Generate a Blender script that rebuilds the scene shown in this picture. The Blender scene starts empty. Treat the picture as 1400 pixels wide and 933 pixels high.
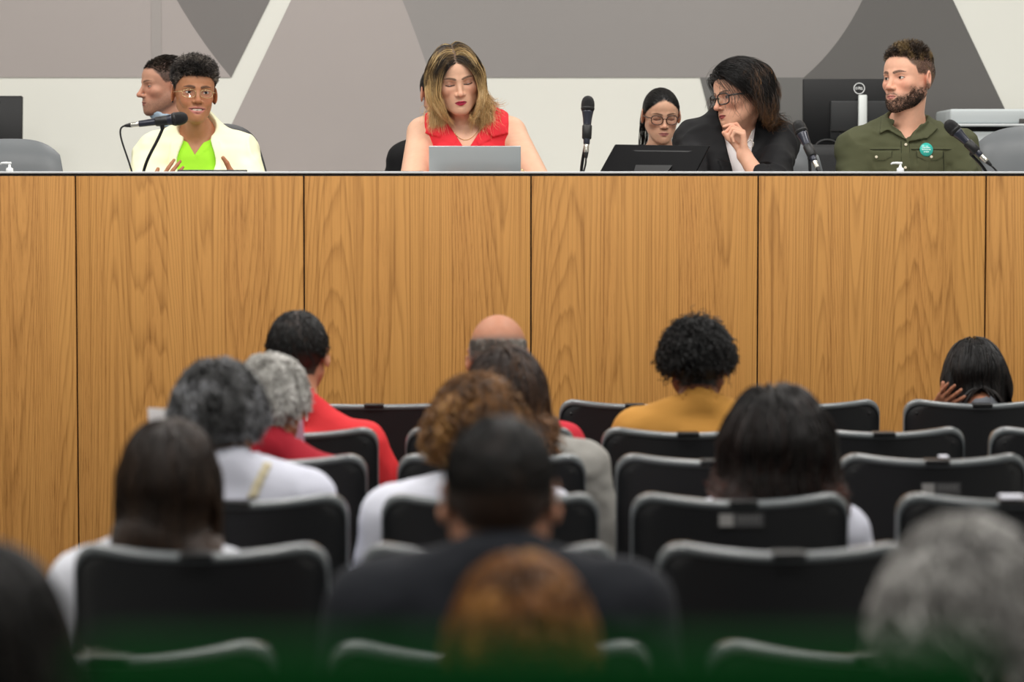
ONLY=None
import bpy, math, random, os
import numpy as np
from mathutils import Vector, Matrix
random.seed(7)
RNG = np.random.default_rng(11)
SC = bpy.context.scene
COL = SC.collection
F = 3557.0; CAMZ = 1.64
YAW = math.atan(30 / F); PITCH = math.atan(196.5 / F)
CAMROT = Matrix.Rotation(-YAW, 3, 'Z') @ Matrix.Rotation(math.pi / 2 - PITCH, 3, 'X')
R_ = math.radians

def at(px, py, Y):
    """the point of the place seen at pixel (px, py) at the distance Y in front of the camera"""
    d = CAMROT @ Vector(((px - 700) / F, (466.5 - py) / F, -1))
    return Vector((0, 0, CAMZ)) + d * (Y / d.y)

# ---------------------------------------------------------------- materials
def lin(h):
    if isinstance(h, str):
        h = h.lstrip('#'); c = [int(h[i:i + 2], 16) / 255 for i in (0, 2, 4)]
    else:
        c = list(h)
    return tuple((v / 12.92 if v <= .04045 else ((v + .055) / 1.055) ** 2.4) for v in c)

MATS = {}
def mat(name, color='#808080', rough=.5, metal=0., spec=.5, coat=0., bump=0., bscale=200., vary=0., vscale=8., alpha=1., trans=0., emis=0., vcol=False, sheen=0., sss=0.):
    if name in MATS: return MATS[name]
    m = bpy.data.materials.new(name); m.use_nodes = True
    nt = m.node_tree; b = nt.nodes['Principled BSDF']
    c = lin(color)
    b.inputs['Base Color'].default_value = (*c, 1)
    b.inputs['Roughness'].default_value = rough
    b.inputs['Metallic'].default_value = metal
    b.inputs['Specular IOR Level'].default_value = spec
    b.inputs['Coat Weight'].default_value = coat
    if sheen: b.inputs['Sheen Weight'].default_value = sheen
    if trans: b.inputs['Transmission Weight'].default_value = trans
    if alpha < 1: b.inputs['Alpha'].default_value = alpha
    if sss:
        b.inputs['Subsurface Weight'].default_value = sss
        b.inputs['Subsurface Radius'].default_value = (1., .35, .2)
        b.inputs['Subsurface Scale'].default_value = .006
    tc = nt.nodes.new('ShaderNodeTexCoord')
    if vcol:
        a = nt.nodes.new('ShaderNodeAttribute'); a.attribute_name = 'tint'
        nt.links.new(a.outputs['Color'], b.inputs['Base Color'])
        mr = nt.nodes.new('ShaderNodeMapRange'); mr.inputs['To Min'].default_value = .12; mr.inputs['To Max'].default_value = rough
        nt.links.new(a.outputs['Alpha'], mr.inputs['Value']); nt.links.new(mr.outputs['Result'], b.inputs['Roughness'])
    if vary:
        n = nt.nodes.new('ShaderNodeTexNoise'); n.inputs['Scale'].default_value = vscale; n.inputs['Detail'].default_value = 4
        mx = nt.nodes.new('ShaderNodeMix'); mx.data_type = 'RGBA'
        mx.inputs['A'].default_value = (*[v * (1 - vary) for v in c], 1)
        mx.inputs['B'].default_value = (*[min(1, v * (1 + vary)) for v in c], 1)
        nt.links.new(tc.outputs['Object'], n.inputs['Vector'])
        nt.links.new(n.outputs['Fac'], mx.inputs['Factor']); nt.links.new(mx.outputs['Result'], b.inputs['Base Color'])
    if bump:
        n = nt.nodes.new('ShaderNodeTexNoise'); n.inputs['Scale'].default_value = bscale; n.inputs['Detail'].default_value = 3
        bp = nt.nodes.new('ShaderNodeBump'); bp.inputs['Strength'].default_value = bump; bp.inputs['Distance'].default_value = .002
        nt.links.new(tc.outputs['Object'], n.inputs['Vector'])
        nt.links.new(n.outputs['Fac'], bp.inputs['Height']); nt.links.new(bp.outputs['Normal'], b.inputs['Normal'])
    MATS[name] = m
    return m

# ---------------------------------------------------------------- objects
def mesh_obj(name, V, Fc, m, parent=None, tint=None, smooth=True, loc=None):
    me = bpy.data.meshes.new(name)
    V = np.asarray(V, dtype=np.float32)
    if isinstance(Fc, np.ndarray):
        n, k = Fc.shape
        me.vertices.add(len(V)); me.vertices.foreach_set('co', V.ravel())
        me.loops.add(n * k); me.loops.foreach_set('vertex_index', Fc.astype(np.int32).ravel())
        me.polygons.add(n); me.polygons.foreach_set('loop_start', np.arange(0, n * k, k, dtype=np.int32))
        me.update(calc_edges=True)
    else:
        me.from_pydata(V.tolist(), [], Fc); me.update()
    me.validate()
    if smooth: me.polygons.foreach_set('use_smooth', np.ones(len(me.polygons), dtype=bool))
    if tint is not None:
        a = me.color_attributes.new('tint', 'FLOAT_COLOR', 'POINT')
        t = np.asarray(tint, dtype=np.float32)
        if t.shape[1] == 3: t = np.concatenate([t, np.ones((len(t), 1), np.float32)], 1)
        a.data.foreach_set('color', t.ravel())
    if isinstance(m, (list, tuple)):
        for q in m: me.materials.append(q)
    else: me.materials.append(m)
    o = bpy.data.objects.new(name, me); COL.objects.link(o)
    if parent is not None: o.parent = parent
    if loc is not None: o.location = loc
    return o

def tag(o, label=None, cat=None, group=None, kind=None):
    if label: o['label'] = label
    if cat: o['category'] = cat
    if group: o['group'] = group
    if kind: o['kind'] = kind
    return o

def empty(name, loc=(0, 0, 0), rz=0., label=None, cat=None, group=None, scale=1.):
    o = bpy.data.objects.new(name, None); COL.objects.link(o)
    o.empty_display_size = .1
    o.location = loc; o.rotation_euler = (0, 0, rz); o.scale = (scale,) * 3
    return tag(o, label, cat, group)

def copy_tree(o, parent=None):
    c = o.copy(); COL.objects.link(c)
    if parent is not None: c.parent = parent
    for ch in [x for x in o.children]: copy_tree(ch, c)
    return c

class MB:
    """collects shapes into one mesh"""
    def __init__(s): s.v = []; s.f = []; s.sm = []
    def add(s, V, Fc, M=None, smooth=False):
        n = len(s.v)
        for p in V:
            p = Vector(p)
            if M is not None: p = M @ p
            s.v.append(tuple(p))
        for f in Fc: s.f.append(tuple(i + n for i in f)); s.sm.append(smooth)
        return s
    def box(s, c, d, M=None, bev=0.):
        x, y, z = c; a, b, e = d[0] / 2, d[1] / 2, d[2] / 2
        if bev <= 0:
            V = [(x + i * a, y + j * b, z + k * e) for i in (-1, 1) for j in (-1, 1) for k in (-1, 1)]
            Fc = [(0, 1, 3, 2), (4, 6, 7, 5), (0, 4, 5, 1), (2, 3, 7, 6), (0, 2, 6, 4), (1, 5, 7, 3)]
            return s.add(V, Fc, M)
        import bmesh
        bm = bmesh.new(); bmesh.ops.create_cube(bm, size=1)
        for v in bm.verts: v.co = Vector((v.co.x * d[0], v.co.y * d[1], v.co.z * d[2]))
        bmesh.ops.bevel(bm, geom=bm.edges[:], offset=min(bev, min(d) * .49), segments=3, affect='EDGES', profile=.5)
        V = [v.co + Vector(c) for v in bm.verts]; Fc = [[v.index for v in f.verts] for f in bm.faces]
        bm.free()
        return s.add(V, Fc, M, True)
    def tube(s, pts, r, n=10, M=None, caps=True):
        pts = [Vector(p) for p in pts]
        rs = r if isinstance(r, (list, tuple)) else [r] * len(pts)
        V = []; Fc = []
        up = None
        for i, p in enumerate(pts):
            t = (pts[min(i + 1, len(pts) - 1)] - pts[max(i - 1, 0)])
            if t.length < 1e-9: t = Vector((0, 0, 1))
            t.normalize()
            if up is None:
                up = Vector((0, 0, 1)) if abs(t.z) < .9 else Vector((1, 0, 0))
            a = t.cross(up).normalized(); up = a.cross(t).normalized()
            for k in range(n):
                w = 2 * math.pi * k / n
                V.append(p + (a * math.cos(w) + up * math.sin(w)) * rs[i])
        for i in range(len(pts) - 1):
            for k in range(n):
                Fc.append((i * n + k, i * n + (k + 1) % n, (i + 1) * n + (k + 1) % n, (i + 1) * n + k))
        if caps:
            Fc.append(tuple(range(n))[::-1]); Fc.append(tuple((len(pts) - 1) * n + k for k in range(n)))
        return s.add(V, Fc, M, True)
    def lathe(s, prof, n=24, M=None):
        """prof: (radius, z) pairs, bottom to top"""
        V = []; Fc = []
        for (r, z) in prof:
            for k in range(n):
                w = 2 * math.pi * k / n
                V.append((r * math.cos(w), r * math.sin(w), z))
        for i in range(len(prof) - 1):
            for k in range(n):
                Fc.append((i * n + k, i * n + (k + 1) % n, (i + 1) * n + (k + 1) % n, (i + 1) * n + k))
        Fc.append(tuple(range(n))[::-1]); Fc.append(tuple((len(prof) - 1) * n + k for k in range(n)))
        return s.add(V, Fc, M, True)
    def prism(s, poly, y0, y1, M=None):
        """polygon in x, z extruded along y"""
        n = len(poly)
        V = [(x, y0, z) for x, z in poly] + [(x, y1, z) for x, z in poly]
        Fc = [tuple(range(n)), tuple(range(n, 2 * n))[::-1]] + [(i, i + n, (i + 1) % n + n, (i + 1) % n) for i in range(n)]
        return s.add(V, Fc, M)
    def build(s, name, m, parent=None, loc=None, fix=True):
        me = bpy.data.meshes.new(name); me.from_pydata(s.v, [], s.f); me.update()
        me.polygons.foreach_set('use_smooth', s.sm)
        if fix:
            import bmesh
            bm = bmesh.new(); bm.from_mesh(me); bmesh.ops.recalc_face_normals(bm, faces=bm.faces[:]); bm.to_mesh(me); bm.free()
        for q in (m if isinstance(m, (list, tuple)) else [m]): me.materials.append(q)
        o = bpy.data.objects.new(name, me); COL.objects.link(o)
        if parent is not None: o.parent = parent
        if loc is not None: o.location = loc
        return o

def aim(a, b):
    """matrix taking +Z to the direction a -> b, origin at a"""
    a = Vector(a); b = Vector(b)
    q = (b - a).to_track_quat('Z', 'Y')
    return Matrix.Translation(a) @ q.to_matrix().to_4x4()

def bez(p0, p1, p2, p3, n=16):
    out = []
    for i in range(n + 1):
        t = i / n; u = 1 - t
        out.append(Vector(p0) * u ** 3 + Vector(p1) * 3 * u * u * t + Vector(p2) * 3 * u * t * t + Vector(p3) * t ** 3)
    return out
# ---------------------------------------------------------------- distance fields and their surfaces
f32 = np.float32
def A3(v): return np.asarray(v, dtype=f32)
def rot(yaw=0, pitch=0, roll=0):
    return np.array(Matrix.Rotation(R_(yaw), 3, 'Z') @ Matrix.Rotation(R_(pitch), 3, 'X') @ Matrix.Rotation(R_(roll), 3, 'Y'), dtype=f32)

def ell(P, c, r, R=None):
    q = P - A3(c)
    if R is not None: q = q @ R
    r = A3(r); a = q / r
    k0 = np.sqrt((a * a).sum(1)); b = a / r; k1 = np.sqrt((b * b).sum(1)) + 1e-9
    return k0 * (k0 - 1) / k1 - (k0 < .02) * min(r) * .5
def rcone(P, a, b, ra, rb):
    a = A3(a); b = A3(b); ba = b - a; pa = P - a
    h = np.clip((pa @ ba) / max(float(ba @ ba), 1e-12), 0, 1)
    q = pa - h[:, None] * ba
    return np.sqrt((q * q).sum(1)) - (ra + (rb - ra) * h)
def smin(a, b, k):
    if k <= 0: return np.minimum(a, b)
    h = np.clip(.5 + .5 * (b - a) / k, 0, 1)
    return b * (1 - h) + a * h - k * h * (1 - h)
def smax(a, b, k): return -smin(-a, -b, k)
def sstep(a, b, x):
    t = np.clip((x - a) / (b - a), 0, 1); return t * t * (3 - 2 * t)

def vnoise(P, s=1., seed=0):
    """smooth value noise, -1..1"""
    q = np.asarray(P, dtype=np.float64) * s + seed * 17.31
    i = np.floor(q).astype(np.int64); f = q - i; f = f * f * (3 - 2 * f)
    def h(x, y, z):
        n = (x * 73856093) ^ (y * 19349663) ^ (z * 83492791)
        n = (n ^ (n >> 13)) * 1274126177
        return ((n & 0xffff) / 32767.5 - 1)
    out = 0
    for a in (0, 1):
        for b in (0, 1):
            for c in (0, 1):
                w = (f[:, 0] if a else 1 - f[:, 0]) * (f[:, 1] if b else 1 - f[:, 1]) * (f[:, 2] if c else 1 - f[:, 2])
                out = out + w * h(i[:, 0] + a, i[:, 1] + b, i[:, 2] + c)
    return out.astype(f32)

def prism(P, poly, ax=(0, 2)):
    """distance to a convex polygon prism (polygon counter-clockwise or clockwise)"""
    poly = np.array(poly, dtype=f32); c = poly.mean(0); d = None
    for i in range(len(poly)):
        a = poly[i]; b = poly[(i + 1) % len(poly)]; e = b - a
        n = np.array([e[1], -e[0]]); n /= np.linalg.norm(n) + 1e-9
        if n @ (c - a) > 0: n = -n
        v = (P[:, ax[0]] - a[0]) * n[0] + (P[:, ax[1]] - a[1]) * n[1]
        d = v if d is None else np.maximum(d, v)
    return d

def axis(lo, hi, coarse, zones=()):
    out = [lo]; x = lo
    while x < hi:
        st = coarse
        for (a, b, s) in zones:
            if x < a: g = s + (a - x) * .25
            elif x > b: g = s + (x - b) * .25
            else: g = s
            st = min(st, g)
        x += st; out.append(x)
    return np.array(out, dtype=f32)

def surface(f, xs, ys, zs, B=8, slack=1.35):
    """mesh of f = 0 on the grid xs, ys, zs (surface nets)"""
    n = [len(xs), len(ys), len(zs)]
    V = np.empty(n, dtype=f32)
    nb = [(k + B - 1) // B for k in n]
    bl = []
    for k, ax in enumerate((xs, ys, zs)):
        lo = np.array([ax[i * B] for i in range(nb[k])]); hi = np.array([ax[min((i + 1) * B, n[k] - 1)] for i in range(nb[k])])
        bl.append(((lo + hi) / 2, (hi - lo) / 2))
    gx, gy, gz = np.meshgrid(bl[0][0], bl[1][0], bl[2][0], indexing='ij')
    hx, hy, hz = np.meshgrid(bl[0][1], bl[1][1], bl[2][1], indexing='ij')
    C = np.stack([gx.ravel(), gy.ravel(), gz.ravel()], 1).astype(f32)
    half = np.sqrt(hx ** 2 + hy ** 2 + hz ** 2).ravel()
    D = f(C); act = np.abs(D) < half * slack + .006
    act = act.reshape(nb); Dv = D.reshape(nb)
    up = lambda M: np.repeat(np.repeat(np.repeat(M, B, 0), B, 1), B, 2)[:n[0], :n[1], :n[2]]
    V[:] = up(Dv); A = up(act)
    I, J, K = np.nonzero(A)
    for s in range(0, len(I), 300000):
        i, j, k = I[s:s + 300000], J[s:s + 300000], K[s:s + 300000]
        V[i, j, k] = f(np.stack([xs[i], ys[j], zs[k]], 1).astype(f32))
    ins = V < 0
    S = np.zeros([k - 1 for k in n], dtype=np.int8)
    cr = [(a, b, c) for a in (0, 1) for b in (0, 1) for c in (0, 1)]
    for a, b, c in cr: S += ins[a:n[0] - 1 + a, b:n[1] - 1 + b, c:n[2] - 1 + c]
    ac = (S > 0) & (S < 8)
    idx = np.full(S.shape, -1, dtype=np.int64); I, J, K = np.nonzero(ac); idx[I, J, K] = np.arange(len(I))
    vals = {}; pos = {}
    for (a, b, c) in cr:
        vals[a, b, c] = V[I + a, J + b, K + c]; pos[a, b, c] = np.stack([xs[I + a], ys[J + b], zs[K + c]], 1)
    acc = np.zeros((len(I), 3)); cnt = np.zeros(len(I))
    for p in cr:
        for ax in range(3):
            if p[ax] == 0:
                q = list(p); q[ax] = 1; q = tuple(q)
                va, vb = vals[p], vals[q]; x = (va < 0) != (vb < 0)
                t = np.where(x, va / np.where(va - vb == 0, 1, va - vb), 0)[:, None]
                acc += np.where(x[:, None], pos[p] * (1 - t) + pos[q] * t, 0); cnt += x
    verts = (acc / cnt[:, None]).astype(f32)
    quads = []
    for ax in range(3):
        sl0 = [slice(None)] * 3; sl1 = [slice(None)] * 3
        sl0[ax] = slice(0, n[ax] - 1); sl1[ax] = slice(1, n[ax])
        ch = ins[tuple(sl0)] != ins[tuple(sl1)]
        i = np.stack(np.nonzero(ch), 1)
        o1, o2 = [(1, 2), (2, 0), (0, 1)][ax]
        ok = (i[:, o1] > 0) & (i[:, o2] > 0) & (i[:, o1] < n[o1] - 1) & (i[:, o2] < n[o2] - 1)
        i = i[ok]
        def g(d1, d2):
            j = i.copy(); j[:, o1] += d1; j[:, o2] += d2
            return idx[j[:, 0], j[:, 1], j[:, 2]]
        q = np.stack([g(-1, -1), g(0, -1), g(0, 0), g(-1, 0)], 1)
        inside = ins[i[:, 0], i[:, 1], i[:, 2]]
        q[~inside] = q[~inside][:, ::-1]
        quads.append(q)
    Q = np.concatenate(quads); Q = Q[(Q >= 0).all(1)]
    return verts, Q

def grad(f, P, e=.002):
    g = np.stack([f(P + A3((e, 0, 0))) - f(P - A3((e, 0, 0))), f(P + A3((0, e, 0))) - f(P - A3((0, e, 0))), f(P + A3((0, 0, e))) - f(P - A3((0, 0, e)))], 1)
    return g / (np.linalg.norm(g, axis=1, keepdims=True) + 1e-9)
def nrm(v): return v / (np.linalg.norm(v, axis=1, keepdims=True) + 1e-9)

def largest(V, Q, keep=1):
    """drop the loose crumbs of a mesh"""
    n = len(V); lab = np.arange(n)
    for _ in range(400):
        m = lab[Q].min(1); new = lab.copy()
        for k in range(4): np.minimum.at(new, Q[:, k], m)
        new = new[new]
        if (new == lab).all(): break
        lab = new
    u, c = np.unique(lab, return_counts=True)
    good = u[np.argsort(-c)[:keep]]
    ok = np.isin(lab, good); mp = np.cumsum(ok) - 1
    return V[ok], mp[Q[ok[Q].all(1)]]
# ---------------------------------------------------------------- people
HEADC = A3((0, .012, .02))
def face_defaults():
    return dict(skin='#d9a98c', lip='#b06a60', brow='#3a2a20', hair='#2a2220', jaw=1., cheek=1., nose=1., nosew=1., lipt=1., mouthw=1., open=1., gaze=(0, 0), smile=0.,
                stubble=0., stubcol='#4a3a32', hairmask=None, iris='#2c1a10', eyering=0., browz=0., fat=0., detail=1, liner=.6, chin=1., hmix=.85, browt=1.)
MASK_F = ([0, 35, 55, 72, 84, 98, 108, 118, 135, 180], [.070, .066, .045, .012, .010, .030, .012, -.030, -.062, -.072])
MASK_BALD = ([0, 60, 85, 100, 120, 150, 180], [.3, .2, .055, .02, .035, .055, .06])

def hairline(q, tab):
    ang = np.degrees(np.arctan2(np.abs(q[:, 0]), -(q[:, 1] - .0)))
    return np.interp(ang, tab[0], tab[1])

def lid_open(q, fc, sg):
    x = (q[:, 0] * sg - .0315) / .0155; o = fc['open']
    zu = -.0005 - .005 * (1 - o) * 1.1 + (.0062 * o) * (1 - x * x) + x * .0012
    zl = -.0015 - .0042 * (1 - x * x) * min(1, .45 + .55 * o) - .001 * (1 - o) + x * .0012
    if o <= .01: return np.full(len(q), -.01, f32)
    return np.minimum(zu - q[:, 2], q[:, 2] - zl)

def skull(q, fc):
    j = fc['jaw']; ck = fc['cheek']; ft = fc['fat']
    d = ell(q, (0, .014, .026), (.0755, .093, .088))
    d = smin(d, ell(q, (0, -.034, .036), (.061, .052, .052)), .03)
    d = smin(d, ell(q, (0, -.024, -.034), (.060 * ck + ft, .062, .076)), .03)
    for s in (-1, 1):
        d = smin(d, rcone(q, (s * (.050 * j + ft), .004, -.05), (s * .018 * j, -.066, -.094), .019 + ft, .0155), .03)
        d = smin(d, ell(q, (s * .041 * ck, -.054, -.022), (.022, .021, .019)), .018)
    d = smin(d, ell(q, (0, -.073, -.099 * fc['chin']), (.018 * j, .0155, .0145)), .016)
    return d

def head_sdf(q, fc):
    d = skull(q, fc)
    if fc['detail'] > 0:
        nz = fc['nose']; nw = fc['nosew']; mw = fc['mouthw']; sm = fc['smile']; lt = fc['lipt']
        d = smin(d, ell(q, (0, -.072, -.064), (.030, .0195, .026)), .02)
        for s in (-1, 1):
            d = smin(d, rcone(q, (s * .010, -.0815, .0165), (s * .043, -.066, .0165), .0085, .007), .012)
            d = smax(d, -ell(q, (s * .0325, -.102, -.001), (.021, .0285, .0135)), .012)
        d = smin(d, rcone(q, (0, -.0835, .010), (0, -.0985 * (.5 + .5 * nz), -.031), .0062, .0088), .010)
        d = smin(d, ell(q, (0, -.1015 * (.6 + .4 * nz), -.0345), (.0092 * nw, .0100, .0082)), .008)
        for s in (-1, 1):
            d = smin(d, ell(q, (s * .0125 * nw, -.0925, -.0375), (.0068, .0095, .0068)), .006)
            d = smax(d, -ell(q, (s * .0063 * nw, -.0985, -.0450), (.0036, .006, .0036)), .003)
        # lids and eyeballs
        for s in (-1, 1):
            c = (s * .0315, -.0655, -.0005)
            ball = ell(q, c, (.0128, .0128, .0128)); lid = ell(q, c, (.0146, .0144, .0142))
            lid = np.maximum(lid, lid_open(q, fc, s) * .8)
            d = smin(d, lid, .0035)
            d = np.minimum(d, ball)
        # mouth
        zc = -.0665; cz = zc + .0055 * sm; cx = .0225 * mw + .006 * sm
        op = .0042 * fc.get('mopen', 0)
        for s in (-1, 1):
            d = smin(d, rcone(q, (s * .004, -.0925, zc + .0042 * lt + op), (s * cx, -.0805 + .002 * sm, cz), .0040 * lt, .0022), .0035)
            d = smin(d, rcone(q, (0, -.0905, zc - .0050 * lt - op * 1.4), (s * cx * .9, -.0805 + .002 * sm, cz), .0052 * lt, .0022), .0035)
            d = smax(d, -rcone(q, (0, -.0985, zc), (s * cx, -.086, cz), .0016 + op * .2, .0010), .0018)
            if sm > 0:
                d = smax(d, -rcone(q, (s * .020, -.0935, -.040), (s * (cx + .010), -.080, cz - .004), .0022, .0018), .006)
                d = smin(d, ell(q, (s * (.038), -.066, -.040), (.017, .014, .015)), .014)
        if op > 0:
            d = smax(d, -ell(q, (0, -.094, zc - .0015 + .002), (cx * .86, .0105, .0045 + op * .5)), .002)
            d = np.minimum(d, ell(q, (0, -.0755, zc + .0005), (cx * .8, .0125, .0052 + op * .45)))
        for s in (-1, 1):
            pass
        d = smax(d, -ell(q, (0, -.0965, -.0815), (.016, .005, .0035)), .006)
    for s in (-1, 1):
        Re = rot(s * 24, -8, 0)
        e = ell(q, (s * .0790, .016, -.006), (.0068, .0205, .0330), Re)
        e = smax(e, -ell(q, (s * .0850, .012, -.001), (.0075, .0105, .0185), Re), .003)
        d = smin(d, e, .006)
    return d

def face_tint(q, fc, V):
    n = len(q)
    skin = A3(lin(fc['skin'])); col = np.tile(skin, (n, 1))
    nv = vnoise(q, 45) * .035 + vnoise(q, 160, 3) * .035
    col = col * (1 + nv[:, None])
    gl = np.full(n, 1., f32)
    if fc['detail'] > 0:
        red = np.zeros(n, f32)
        for s in (-1, 1):
            red = np.maximum(red, np.exp(-((q[:, 0] - s * .042) ** 2 + (q[:, 2] + .03) ** 2) / (2 * .016 ** 2)) * (q[:, 1] < -.03))
            red = np.maximum(red, np.exp(-(((np.abs(q[:, 0]) - .08) / .01) ** 2)) * .9)
        red = np.maximum(red, np.exp(-((q[:, 0]) ** 2 + (q[:, 2] + .036) ** 2) / (2 * .011 ** 2)) * (q[:, 1] < -.08))
        col = col * (1 - red[:, None] * A3((.0, .16, .17)))
        # darker rings round the eyes
        for s in (-1, 1):
            r = np.exp(-(((q[:, 0] * s - .030) / .017) ** 2 + ((q[:, 2] + .002) / .011) ** 2)) * (q[:, 1] < -.04)
            col = col * (1 - r[:, None] * A3((.16, .25, .24)) * (1 + fc['eyering']))
        # brows
        br = A3(lin(fc['brow']))
        for s in (-1, 1):
            x = q[:, 0] * s; bz = .0185 + fc['browz'] + .0045 * np.sin(np.clip((x - .012) / .036, 0, 1) * 2.5) - .002
            th = .0036 * fc['browt'] * np.interp(x, [.008, .014, .035, .052], [.3, 1, .85, .15])
            m = (1 - sstep(.6, 1.25, np.abs(q[:, 2] - bz) / (th + 1e-5))) * ((x > .009) & (x < .052) & (q[:, 1] < -.03))
            m = m * (.8 + .25 * vnoise(q * A3((1, 1, 2.5)), 500, 5))
            col = col * (1 - m[:, None]) + br * m[:, None]
        # lips
        lipc = A3(lin(fc['lip'])); zc = -.0665; cx = .0225 * fc['mouthw'] + .006 * fc['smile']; cz = zc + .0055 * fc['smile']; lt = fc['lipt']; op = .0042 * fc.get('mopen', 0)
        L = np.full(n, 1., f32)
        for s in (-1, 1):
            L = np.minimum(L, rcone(q, (s * .004, -.0925, zc + .0040 * lt + op), (s * cx, -.0805, cz), .0042 * lt, .0014))
            L = np.minimum(L, rcone(q, (0, -.0905, zc - .0046 * lt - op * 1.4), (s * cx * .92, -.0805, cz), .0054 * lt, .0016))
        xr = np.clip(np.abs(q[:, 0]) / (cx * 1.04), 0, 1); ml = zc + (cz - zc) * xr ** 2
        hu = (.0078 * lt + op) * (1 - xr ** 1.7) - .0012 * np.exp(-(q[:, 0] / .0035) ** 2); hl_ = (.0098 * lt + op * 1.6) * (1 - xr ** 2.2)
        L = np.maximum(q[:, 2] - ml - hu, ml - hl_ - q[:, 2]) + np.clip(np.abs(q[:, 0]) - cx * 1.02, 0, 1) * 2
        m = (1 - sstep(-.0004, .0009, L)) * (q[:, 1] < -.06) * (np.abs(q[:, 0]) < cx * 1.04)
        col = col * (1 - m[:, None]) + lipc * m[:, None] * (1 + .1 * vnoise(q, 300, 2))[:, None]
        gl = gl - m * .35
        xr = np.clip(np.abs(q[:, 0]) / cx, 0, 1)
        slot = (1 - sstep(.0004, .0016, np.abs(q[:, 2] - (zc + (cz - zc) * xr ** 2)) - op * .9 * (1 - xr ** 2))) * sstep(1.05, .9, np.abs(q[:, 0]) / cx) * (q[:, 1] < -.06)
        col = col * (1 - .72 * slot[:, None])
        if op > 0:
            # (teeth: the surface of the white row inside the mouth)
            t = ell(q, (0, -.0755, zc + .0005), (cx * .8, .0125, .0052 + op * .45))
            tm = (np.abs(t) < .0011) & (q[:, 1] < -.078) & (np.abs(q[:, 0]) < cx * .72) & (np.abs(q[:, 2] - zc - .0004) < .0036)
            gap = np.abs(((q[:, 0] / .0062) % 1) - .5) > .44
            col[tm] = A3(lin('#e9e2d4')); col[tm & gap] = A3(lin('#b9a898')); gl[tm] = .3
        # stubble / beard shade
        if fc['stubble'] > 0:
            ax = np.abs(q[:, 0])
            zt = np.interp(ax, [0, .012, .03, .05, .065, .09], [-.050, -.048, -.058, -.052, -.030, .0])
            m = sstep(.012, -.022, q[:, 2] - zt) * sstep(.035, .01, q[:, 1]) * sstep(-.012, .004, q[:, 2] - np.interp(q[:, 1], [-.08, -.03, .012], [-.116, -.098, -.072]))
            m = m * (1 - (1 - sstep(.0015, .004, L)) * 1.) * fc['stubble'] * np.clip(.82 + .35 * vnoise(q, 380, 7), 0, 1)
            m = np.clip(m, 0, 1)
            sc = A3(lin(fc['stubcol'])); col = col * (1 - m[:, None]) + sc * m[:, None]
        # eyes
        ga, gb = fc['gaze']
        for s in (-1, 1):
            c = A3((s * .0315, -.0655, -.0005)); o = lid_open(q, fc, s)
            w = q - c; r = np.sqrt((w * w).sum(1))
            on = (r < .01375) & (o > -.0004) & (w[:, 1] < 0)
            gd = A3((math.sin(ga), -math.cos(ga) * math.cos(gb), math.sin(gb))); gd /= np.linalg.norm(gd)
            dd = np.sqrt((((w / r[:, None]) - gd) ** 2).sum(1)) * .0128
            ec = np.tile(A3(lin('#d8d0c8')), (n, 1)) * (1 - .25 * np.clip(np.abs(w[:, 0]) / .012, 0, 1))[:, None]
            im = sstep(.0068, .0056, dd)[:, None]; ec = ec * (1 - im) + A3(lin(fc['iris'])) * im
            pm = sstep(.0034, .0024, dd)[:, None]; ec = ec * (1 - pm) + .004 * pm
            col[on] = ec[on]; gl[on] = 0.
            x = q[:, 0] * s
            edge = np.exp(-((o) / .0013) ** 2) * (r < .0175) * (np.abs(x - .0315) < .0165) * (w[:, 1] < 0) * np.where(q[:, 2] > c[2] - .0022 - .004 * (1 - fc['open']), 1., .35)
            if fc['open'] <= .3:
                edge = np.exp(-((q[:, 2] + .0045 + .0030 * (1 - ((x - .0315) / .0155) ** 2)) / .0016) ** 2) * (q[:, 1] < -.04) * sstep(.0175, .0150, np.abs(x - .0315))
            edge = np.clip(edge * fc['liner'], 0, 1)[:, None]
            col = col * (1 - edge) + .012 * edge
    # scalp under the hair
    tab = fc['hairmask'] or MASK_F
    hm = sstep(-.006, .006, q[:, 2] - hairline(q, tab) + .003 * vnoise(q, 120, 4)) * (np.abs(q[:, 0]) < .079 + .5 * (q[:, 1] > .04)) * (q[:, 2] < .2)
    near = np.abs(skull(q, fc)) < .012
    if fc.get('hairtop'): hm = hm * sstep(.012, -.012, q[:, 2] - fc['hairtop'] + .3 * np.clip(q[:, 1], 0, .1) * 0)
    hm = hm * near * fc['hmix']
    col = col * (1 - hm[:, None]) + A3(lin(fc['hair'])) * hm[:, None]
    return np.concatenate([np.clip(col, 0, 1), gl[:, None]], 1)

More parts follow.
